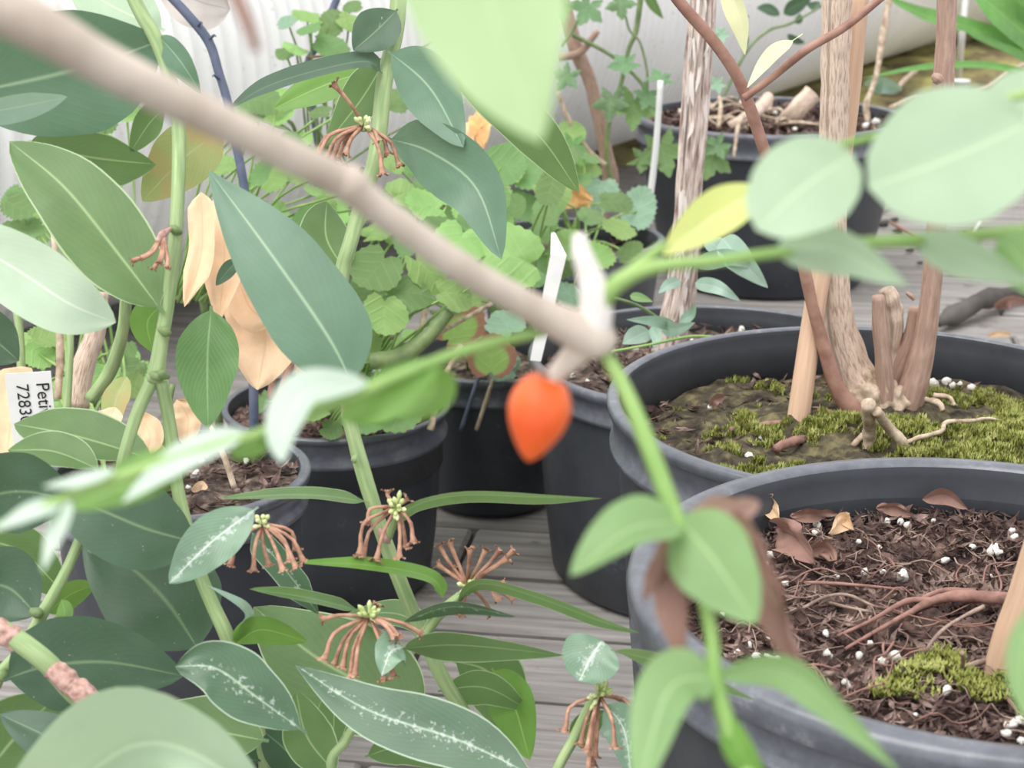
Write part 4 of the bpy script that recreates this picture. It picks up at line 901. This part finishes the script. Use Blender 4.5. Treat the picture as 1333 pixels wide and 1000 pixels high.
LL = [  # mid points, width, material, profile, roll, extra
 ([(-70, 128, .84), (100, 90, .82), (212, 52, .80)], 165, 'leaf_blue', 'oval', 12, {}),
 ([(-50, 152, .76), (20, 140, .76), (88, 126, .77)], 36, 'leaf_grey', 'oval', 35, {}),
 ([(215, 40, .80), (150, 10, .84), (90, -25, .86)], 70, 'leaf_fresh_blue', 'oval', 25, {}),
 ([(205, 45, .80), (235, 80, .79), (262, 122, .79)], 34, 'leaf_blue', 'lance', 30, {}),
 ([(216, 140, .82), (195, 160, .83), (170, 198, .84)], 40, 'leaf_mid', 'oval', 20, {}),
 ([(292, 168, .87), (240, 205, .86), (185, 262, .86)], 80, 'leaf_sick', 'oval', 15, {}),
 ([(30, 188, .86), (120, 205, .85), (203, 214, .84)], 76, 'leaf_mid', 'oval', 25, {}),
 ([(213, 408, .785), (160, 338, .79), (85, 245, .80), (12, 184, .82)], 112, 'leaf_mid', 'oval', 12, dict(fold=.1)),
 ([(-110, 285, .74), (0, 338, .74), (90, 395, .74), (151, 420, .75)], 96, 'leaf_pale', 'oval', 10, dict(fold=.1)),
 ([(-60, 400, .85), (-10, 440, .85), (25, 470, .85)], 70, 'leaf_dark', 'oval', 20, {}),
 ([(212, 395, .81), (192, 420, .82), (200, 460, .83)], 44, 'leaf_lime', 'oval', 25, {}),
 ([(462, 506, .74), (425, 435, .74), (345, 320, .75), (271, 221, .77)], 124, 'leaf_blue', 'lance', 8, dict(fold=.10)),
 ([(275, 398, .84), (270, 470, .83), (271, 558, .82)], 82, 'leaf_droop', 'oval', 10, dict(wav=.06, fold=.08)),
 ([(312, 336, .88), (297, 352, .88), (281, 372, .88)], 20, 'leaf_dark', 'oval', 20, {}),
 ([(206, 600, .80), (100, 568, .82), (18, 552, .84)], 66, 'leaf_mid', 'oval', 35, dict(fold=.25)),
 ([(132, 612, .78), (70, 588, .79), (10, 586, .80)], 48, 'leaf_mid', 'oval', 35, dict(fold=.25)),
 ([(-60, 660, .78), (20, 640, .77), (100, 652, .77)], 108, 'leaf_dark', 'oval', 12, {}),
 ([(262, 708, .785), (195, 690, .775), (130, 664, .77), (62, 640, .77)], 118, 'leaf_dark', 'oval', 12, dict(fold=.08)),
 ([(336, 660, .74), (275, 706, .735), (220, 760, .735)], 66, 'leaf_gloss', 'oval', 15, {}),
 ([(262, 850, .82), (205, 770, .83), (110, 690, .85)], 150, 'leaf_dark', 'oval', 8, dict(fold=.06)),
 ([(5, 885, .77), (60, 868, .77), (140, 862, .77), (240, 880, .78)], 122, 'leaf_dark', 'oval', 10, dict(fold=.06)),
 ([(400, 955, .73), (330, 905, .73), (280, 870, .73), (228, 868, .73)], 84, 'leaf_speck', 'oval', 15, dict(fold=.2, wav=.08)),
 ([(-40, 760, .84), (10, 765, .83), (48, 800, .82)], 105, 'leaf_dark', 'oval', 15, {}),
 ([(-30, 700, .86), (30, 720, .86), (90, 780, .86)], 70, 'leaf_mid', 'oval', 20, {}),
 ([(120, 1010, .73), (70, 965, .74), (0, 930, .75)], 64, 'leaf_dark', 'oval', 20, {}),
 ([(-20, 1010, .8), (20, 960, .8), (80, 900, .8)], 120, 'leaf_mid', 'oval', 20, {}),
 ([(60, 800, .83), (90, 775, .84), (125, 760, .85)], 34, 'leaf_lime', 'oval', 30, {}),
 ([(80, 780, .80), (84, 800, .79), (75, 815, .78)], 22, 'leaf_lime', 'oval', 30, {}),
 ([(350, 965, .80), (270, 950, .80), (180, 935, .80)], 84, 'leaf_mid', 'oval', 20, {}),
 ([(340, 990, .82), (300, 990, .82), (240, 1010, .82)], 60, 'leaf_dark', 'oval', 15, {}),
 ([(440, 1010, .80), (400, 960, .80), (385, 900, .8)], 66, 'leaf_mid', 'oval', 20, {}),
 ([(400, 1010, .82), (370, 975, .82), (340, 950, .82)], 60, 'leaf_dark', 'oval', 20, {}),
 ([(300, 838, .80), (320, 812, .79), (318, 790, .78), (270, 762, .77)], 12, 'leaf_grey', 'strap', 40, {}),
 ([(305, 840, .80), (340, 820, .79), (400, 835, .79)], 40, 'leaf_lime', 'oval', 35, {}),
]
for mid, w, m, pr, ro, kw in LL: leaf(tL, mid, w, m, pr, ro, stalk=kw.pop('stalk', .05), n=22, m=10, **kw)
leaf(tL, [(10, 1100, .52), (110, 1010, .50), (185, 968, .49), (262, 985, .48), (360, 1060, .48)], 190, 'leaf_fresh_blue', 'oval', 35, .45, n=22, m=10, wav=.03)
# dry flower remains on the left stem
c = tube('flower_cluster', tL, [(222, 298, .782, 3), (212, 305, .778, 5), (205, 315, .776, 4)], 'bark_scab', seg=8, rough=.3, freq=300)
for e in ((172, 340), (200, 350), (218, 348), (184, 336), (208, 342)): withered(c, [(212, 305, 0, 3), ((212+e[0])/2+3, (305+e[1])/2+6, -.004, 2.4), (e[0], e[1], -.006, 3.6)], .778)

tM = shrub('leathery_shrub', 'shrub stems with narrow leaves and withered tubular flowers, centre', tuple(P(610, 1010, .85)))
st(tM, [(520, -20, .92, 11), (515, 40, .92, 11), (500, 110, .91, 11), (490, 200, .90, 11), (472, 260, .89, 10), (455, 320, .88, 10), (446, 352, .88, 10), (440, 420, .88, 9), (452, 530, .87, 8), (478, 640, .85, 8), (545, 820, .83, 8)], n=60)
st(tM, [(452, 532, .82, 9), (458, 560, .82, 9.5), (478, 630, .82, 10), (498, 695, .82, 10), (520, 755, .82, 10), (545, 815, .82, 10), (575, 880, .82, 10), (612, 945, .83, 10), (650, 1030, .84, 10), (670, 1530, .90, 11)], n=70)
tube('cut_end', tM, [(450, 527, .82, 7), (452, 534, .82, 9), (454, 542, .82, 9.5)], 'bark_scab', seg=12, rough=.15, freq=400)
tube('node', tM, [(494, 690, .815, 3), (500, 698, .811, 7), (506, 706, .815, 3)], 'bark_scab', seg=10, rough=.3, freq=400)
tube('node', tM, [(462, 602, .816, 2), (461, 598, .812, 4), (464, 592, .814, 2)], 'stem_green', seg=8)
st(tM, [(548, 835, .80, 8), (565, 808, .80, 7.5), (582, 790, .80, 7), (600, 775, .80, 6)])
st(tM, [(655, 1260, .86, 7), (520, 1130, .82, 6), (434, 1010, .78, 6), (450, 965, .78, 6), (462, 945, .78, 6)])
st(tM, [(660, 1260, .86, 7), (690, 1100, .80, 7), (722, 1010, .78, 7), (745, 965, .78, 7), (762, 930, .78, 6.5), (775, 905, .78, 6)])
ML = [
 ([(478, 92, .95), (420, 112, .95), (355, 142, .95)], 44, 'leaf_lime', 'oval', 25, {}),
 ([(498, 96, .905), (475, 80, .90), (400, 95, .89), (340, 116, .885), (295, 145, .88)], 22, 'leaf_dark', 'strap', 62, {}),
 ([(518, 12, .91), (490, 40, .905), (460, 66, .90)], 58, 'leaf_dark', 'oval', 20, {}),
 ([(506, 70, .92), (470, 130, .93), (421, 192, .94)], 54, 'leaf_mid', 'lance', 30, {}),
 ([(505, 66, .90), (560, 115, .87), (603, 192, .85)], 76, 'leaf_blue', 'oval', 15, {}),
 ([(503, 180, .90), (560, 198, .87), (620, 245, .85), (653, 338, .84)], 88, 'leaf_blue', 'oval', 15, {}),
 ([(570, 80, .95), (690, 165, .94), (754, 250, .94)], 62, 'leaf_mid', 'oval', 25, {}),
 ([(448, 350, .89), (425, 310, .90), (425, 262, .92)], 70, 'leaf_mid', 'oval', 20, {}),
 ([(450, 250, .9), (470, 240, .92), (485, 225, .93)], 40, 'leaf_dark', 'oval', 30, {}),
 ([(482, 654, .815), (400, 644, .80), (288, 649, .78)], 15, 'leaf_mid', 'strap', 68, {}),
 ([(515, 690, .815), (537, 660, .81), (600, 645, .79), (700, 647, .77), (784, 649, .76)], 15, 'leaf_mid', 'strap', 68, {}),
 ([(578, 782, .80), (560, 752, .80), (480, 736, .79), (385, 732, .78)], 18, 'leaf_lime', 'strap', 60, {}),
 ([(470, 795, .80), (400, 778, .79), (325, 767, .78)], 15, 'leaf_mid', 'strap', 62, {}),
 ([(590, 790, .80), (625, 760, .79), (700, 778, .77), (780, 808, .76), (832, 824, .75)], 15, 'leaf_mid', 'strap', 62, {}),
 ([(520, 845, .80), (600, 840, .78), (735, 853, .76)], 38, 'leaf_mid', 'lance', 50, {}),
 ([(795, 846, .74), (880, 868, .68), (985, 912, .62)], 24, 'leaf_mid', 'lance', 55, {}),
 ([(520, 812, .80), (590, 790, .79), (672, 803, .78)], 18, 'leaf_speck', 'lance', 58, {}),
 ([(560, 935, .85), (500, 905, .86), (410, 855, .87), (330, 790, .89)], 140, 'leaf_mid', 'oval', 15, {}),
 ([(705, 1015, .72), (600, 965, .73), (480, 925, .74), (384, 866, .76)], 84, 'leaf_speck', 'lance', 12, dict(fold=.16)),
 ([(525, 842, .765), (508, 850, .76), (497, 880, .755)], 60, 'leaf_gloss', 'heart', 10, {}),
 ([(784, 834, .765), (770, 855, .762), (754, 887, .76)], 78, 'leaf_gloss', 'round', 12, dict(fold=.12, stalk=0)),
 ([(786, 915, .77), (812, 950, .765), (822, 1015, .76)], 52, 'leaf_gloss', 'lance', 20, {}),
 ([(570, 900, .82), (630, 895, .83), (690, 925, .84)], 46, 'leaf_mid', 'lance', 30, {}),
 ([(640, 870, .85), (668, 915, .84), (690, 990, .83)], 60, 'leaf_lime', 'oval', 30, {}),
 ([(590, 860, .88), (640, 880, .88), (668, 960, .88)], 90, 'leaf_mid', 'oval', 25, {}),
 ([(475, 985, .80), (520, 975, .80), (580, 1000, .80)], 40, 'leaf_mid', 'lance', 30, {}),
 ([(430, 900, .83), (435, 930, .83), (432, 975, .83)], 40, 'leaf_mid', 'oval', 30, {}),
 ([(325, 690, .80), (370, 740, .80), (415, 800, .80)], 36, 'leaf_speck', 'strap', 30, {}),
 ([(770, 985, .79), (760, 950, .8), (790, 925, .8)], 40, 'leaf_mid', 'oval', 30, {}),
 ([(560, 830, .85), (520, 800, .86), (450, 800, .87)], 36, 'leaf_mid', 'oval', 30, {}),
]
for mid, w, m, pr, ro, kw in ML: leaf(tM, mid, w, m, pr, ro, stalk=kw.pop('stalk', .06), n=22, m=8, **kw)
cluster(tM, 342, 682, .765, [(385, 738, 6), (378, 728, 8), (368, 742, 2), (350, 735, -4), (300, 735, -10), (385, 715, 14), (330, 742, -4), (395, 730, 10)], 7, 12)
cluster(tM, 517, 660, .800, [(468, 722, -18), (472, 732, -12), (490, 728, -4), (528, 712, 2), (538, 705, 6), (530, 650, 4), (478, 680, -14), (520, 725, 2), (505, 640, -6)], 14, 18)
tube('stem', tM, [(506, 700, .812, 5), (512, 682, .806, 5), (517, 662, .802, 5)], 'stem_green', seg=8)
cluster(tM, 608, 762, .805, [(572, 710, -4), (585, 706, 0), (632, 716, 2), (650, 718, 4), (668, 718, 6), (590, 740, -8), (660, 728, 4), (648, 780, 8), (672, 770, 8), (570, 735, -4), (668, 780, 6), (600, 800, 0), (612, 715, 0), (640, 800, 4), (655, 760, 4)], 10, 16)
cluster(tM, 480, 803, .775, [(420, 806, -6), (422, 858, -14), (435, 865, -8), (446, 868, -8), (462, 878, -4), (455, 885, -6), (512, 828, 4), (520, 830, 6), (548, 824, 6), (490, 788, 2), (500, 885, 6), (512, 880, 6)], 14, 20)
cluster(tM, 780, 905, .775, [(735, 950, -14), (756, 968, -4), (765, 975, -2), (775, 985, 0), (772, 995, 0), (815, 925, 8), (822, 922, 8), (765, 1005, -2), (800, 972, 6)], 16, 20)
cluster(tM, 474, 163, .875, [(415, 200, -12), (425, 206, -10), (432, 208, -8), (440, 206, -6), (450, 200, -4), (492, 183, 4), (435, 110, 2), (505, 200, 8), (520, 215, 10), (498, 226, 6), (410, 205, -14)], 8, 14)

# ================================================================== BERRY SHRUB (nearest, out of focus)
tB = thing('berry_shrub', 'blurred foreground twig carrying one orange berry and pale green leaves', 'shrub', tuple(P(770, 440, .34)))
tube('branch', tB, [(-60, -12, .255, 34), (60, 40, .262, 32), (150, 92, .27, 29), (300, 165, .285, 24), (430, 228, .30, 23), (455, 240, .302, 26), (480, 262, .305, 21), (600, 348, .32, 20), (700, 405, .333, 21), (772, 440, .34, 28), (785, 452, .342, 18)], 'bark_blur', seg=20, n=60, rough=.05, freq=90)
tube('twig', tB, [(772, 440, .34, 22), (776, 400, .337, 21), (770, 365, .335, 18), (758, 330, .333, 13), (754, 305, .332, 8)], 'bark_white', seg=14, n=24, rough=.08, freq=200)
tube('twig', tB, [(768, 440, .34, 22), (745, 465, .342, 17), (722, 488, .344, 12), (708, 500, .346, 10)], 'bark_blur', seg=12, n=16)
tube('stem', tB, [(776, 410, .337, 12), (800, 372, .335, 13), (850, 348, .335, 10), (930, 340, .335, 8), (1020, 328, .335, 8), (1100, 318, .335, 8), (1200, 312, .335, 9), (1340, 300, .34, 9)], 'stem_fresh', seg=10, n=40)
tube('stem', tB, [(800, 372, .335, 9), (830, 345, .335, 8), (866, 318, .338, 6)], 'stem_fresh', seg=8)
tube('stem', tB, [(784, 455, .342, 9), (810, 500, .34, 10), (840, 570, .337, 12), (878, 670, .333, 12), (905, 740, .33, 10), (925, 820, .328, 9), (932, 890, .326, 11), (950, 950, .324, 12), (985, 1030, .32, 13)], 'stem_fresh', seg=10, n=50)
tube('stem', tB, [(740, 425, .337, 7), (680, 438, .335, 7), (600, 458, .332, 8), (520, 490, .328, 8), (430, 528, .324, 8), (330, 568, .32, 8), (220, 600, .316, 8), (80, 650, .31, 7), (-10, 690, .305, 6)], 'stem_fresh', seg=10, n=50)
tube('stem', tB, [(1050, 200, .335, 5), (1130, 180, .335, 5), (1230, 150, .335, 6), (1345, 120, .335, 6)], 'stem_fresh', seg=8)
tube('stem', tB, [(1345, 120, .335, 6), (1400, 200, .338, 8), (1340, 300, .34, 9)], 'stem_fresh', seg=8)
tube('twig', tB, [(295, -30, .24, 9), (318, 20, .24, 9), (334, 66, .242, 6)], 'bark_twig', seg=8)
BL = [
 ([(600, -220, .22), (622, -60, .22), (662, 80, .222), (704, 186, .224)], 222, 'leaf_haze', 'ovate', 10, dict(fold=.1)),
 ([(1110, 200, .33), (1045, 245, .325), (985, 300, .32)], 128, 'leaf_fresh_blue', 'round', 10, {}),
 ([(1340, 160, .33), (1240, 205, .325), (1130, 245, .32)], 185, 'leaf_fresh_blue', 'round', 10, {}),
 ([(1395, 120, .35), (1340, 150, .35), (1290, 200, .35)], 120, 'leaf_fresh_blue', 'round', 15, {}),
 ([(1010, 326, .335), (1090, 325, .33), (1182, 372, .325)], 64, 'leaf_fresh_blue', 'lance', 30, {}),
 ([(1190, 310, .335), (1260, 335, .33), (1345, 368, .325)], 54, 'leaf_fresh_blue', 'lance', 30, {}),
 ([(1300, 310, .33), (1330, 340, .328), (1365, 395, .325)], 70, 'leaf_fresh', 'lance', 30, {}),
 ([(990, 246, .42), (930, 282, .42), (862, 332, .42)], 62, 'leaf_yellow', 'oval', 20, dict(fold=.2)),
 ([(888, 678, .332), (820, 690, .325), (742, 750, .32)], 66, 'leaf_fresh', 'oval', 35, dict(fold=.35)),
 ([(884, 676, .332), (930, 730, .325), (985, 812, .32)], 112, 'leaf_fresh', 'oval', 10, {}),
 ([(932, 880, .326), (870, 900, .32), (830, 1040, .31)], 78, 'leaf_fresh', 'oval', 20, dict(fold=.3)),
 ([(932, 878, .326), (1020, 872, .32), (1090, 925, .315), (1175, 1010, .31)], 46, 'leaf_fresh', 'lance', 35, dict(fold=.3)),
 ([(940, 930, .325), (965, 980, .32), (1000, 1030, .32)], 40, 'leaf_lime', 'oval', 25, {}),
 ([(1352, 780, .30), (1330, 860, .30), (1335, 940, .30)], 40, 'leaf_fresh', 'oval', 15, {}),
 ([(320, 562, .32), (240, 600, .315), (158, 655, .31)], 40, 'leaf_silver', 'lance', 45, dict(fold=.3)),
 ([(480, 498, .326), (400, 510, .32), (372, 560, .316), (368, 604, .314)], 52, 'leaf_silver', 'oval', 35, dict(fold=.3)),
 ([(570, 470, .33), (500, 520, .328), (440, 545, .328)], 62, 'leaf_lime', 'oval', 30, {}),
 ([(560, 478, .335), (565, 510, .335), (520, 545, .335)], 60, 'leaf_lime', 'oval', 35, {}),
 ([(260, 590, .318), (180, 625, .318), (90, 662, .318)], 58, 'leaf_lime', 'oval', 35, {}),
 ([(150, 612, .312), (100, 628, .31), (55, 634, .308)], 18, 'leaf_silver', 'lance', 50, {}),
 ([(80, 652, .31), (40, 668, .306), (-10, 692, .302)], 24, 'leaf_silver', 'lance', 50, {}),
 ([(88, 650, .31), (75, 690, .306), (55, 745, .302)], 26, 'leaf_silver', 'lance', 45, {}),
 ([(350, 560, .322), (330, 580, .322), (300, 595, .322)], 34, 'leaf_lime', 'oval', 35, {}),
]
for mid, w, m, pr, ro, kw in BL: leaf(tB, mid, w, m, pr, ro, n=20, m=10, **kw)
DB = dict(wav=.2, name='dry_leaf')
leaf(tB, [(882, 685, .335), (930, 660, .338), (990, 655, .342)], 46, 'dry_pink', 'oval', 35, .4, .3, **DB)
leaf(tB, [(880, 680, .335), (888, 770, .332), (892, 880, .33)], 44, 'dry_brown', 'lance', 40, .6, .3, **DB)
leaf(tB, [(895, 700, .334), (860, 750, .334), (838, 785, .335)], 26, 'dry_brown', 'lance', 40, .5, .3, **DB)
leaf(tB, [(960, 690, .345), (1005, 770, .343), (1050, 880, .34)], 56, 'dry_brown', 'lance', 40, .6, .3, **DB)
leaf(tB, [(950, 660, .342), (985, 700, .342), (1030, 810, .342)], 46, 'dry_pink', 'lance', 40, .6, .3, **DB)
# berry: pointed egg
def berry():
    Z = .347; top = P(712, 487, Z); bot = P(688, 601, Z-.001); ax = (bot-top); n1 = RT-ax*(RT.dot(ax)/ax.length_squared); n1.normalize(); b = ax.normalized().cross(n1)
    pr = [(0, .05), (.03, .45), (.10, .70), (.22, .90), (.36, 1.0), (.50, .97), (.64, .84), (.78, .62), (.88, .42), (.95, .24), (1.0, .06)]
    pr = spline(pr, 28); rr = 41*Z/FPX; vs, fs = [], []; sg = 32
    for t, r in pr:
        for k in range(sg): a = 2*math.pi*k/sg; vs.append(top+ax*t+(n1*math.cos(a)+b*math.sin(a))*rr*r)
    for i in range(27):
        for k in range(sg): fs.append((i*sg+k, i*sg+(k+1) % sg, (i+1)*sg+(k+1) % sg, (i+1)*sg+k))
    fs += [tuple(range(sg)), tuple(range(27*sg, 28*sg))]
    br = mesh('berry', vs, fs, 'berry', tB, label='glossy orange egg-shaped berry')
    for k in range(4): tube('sepal', br, [(708+k*3, 492, Z-.004, 3), (700+k*7, 484, Z-.004, 2.5), (694+k*11, 480, Z-.003, 1)], 'bark_twig', seg=6)
berry()
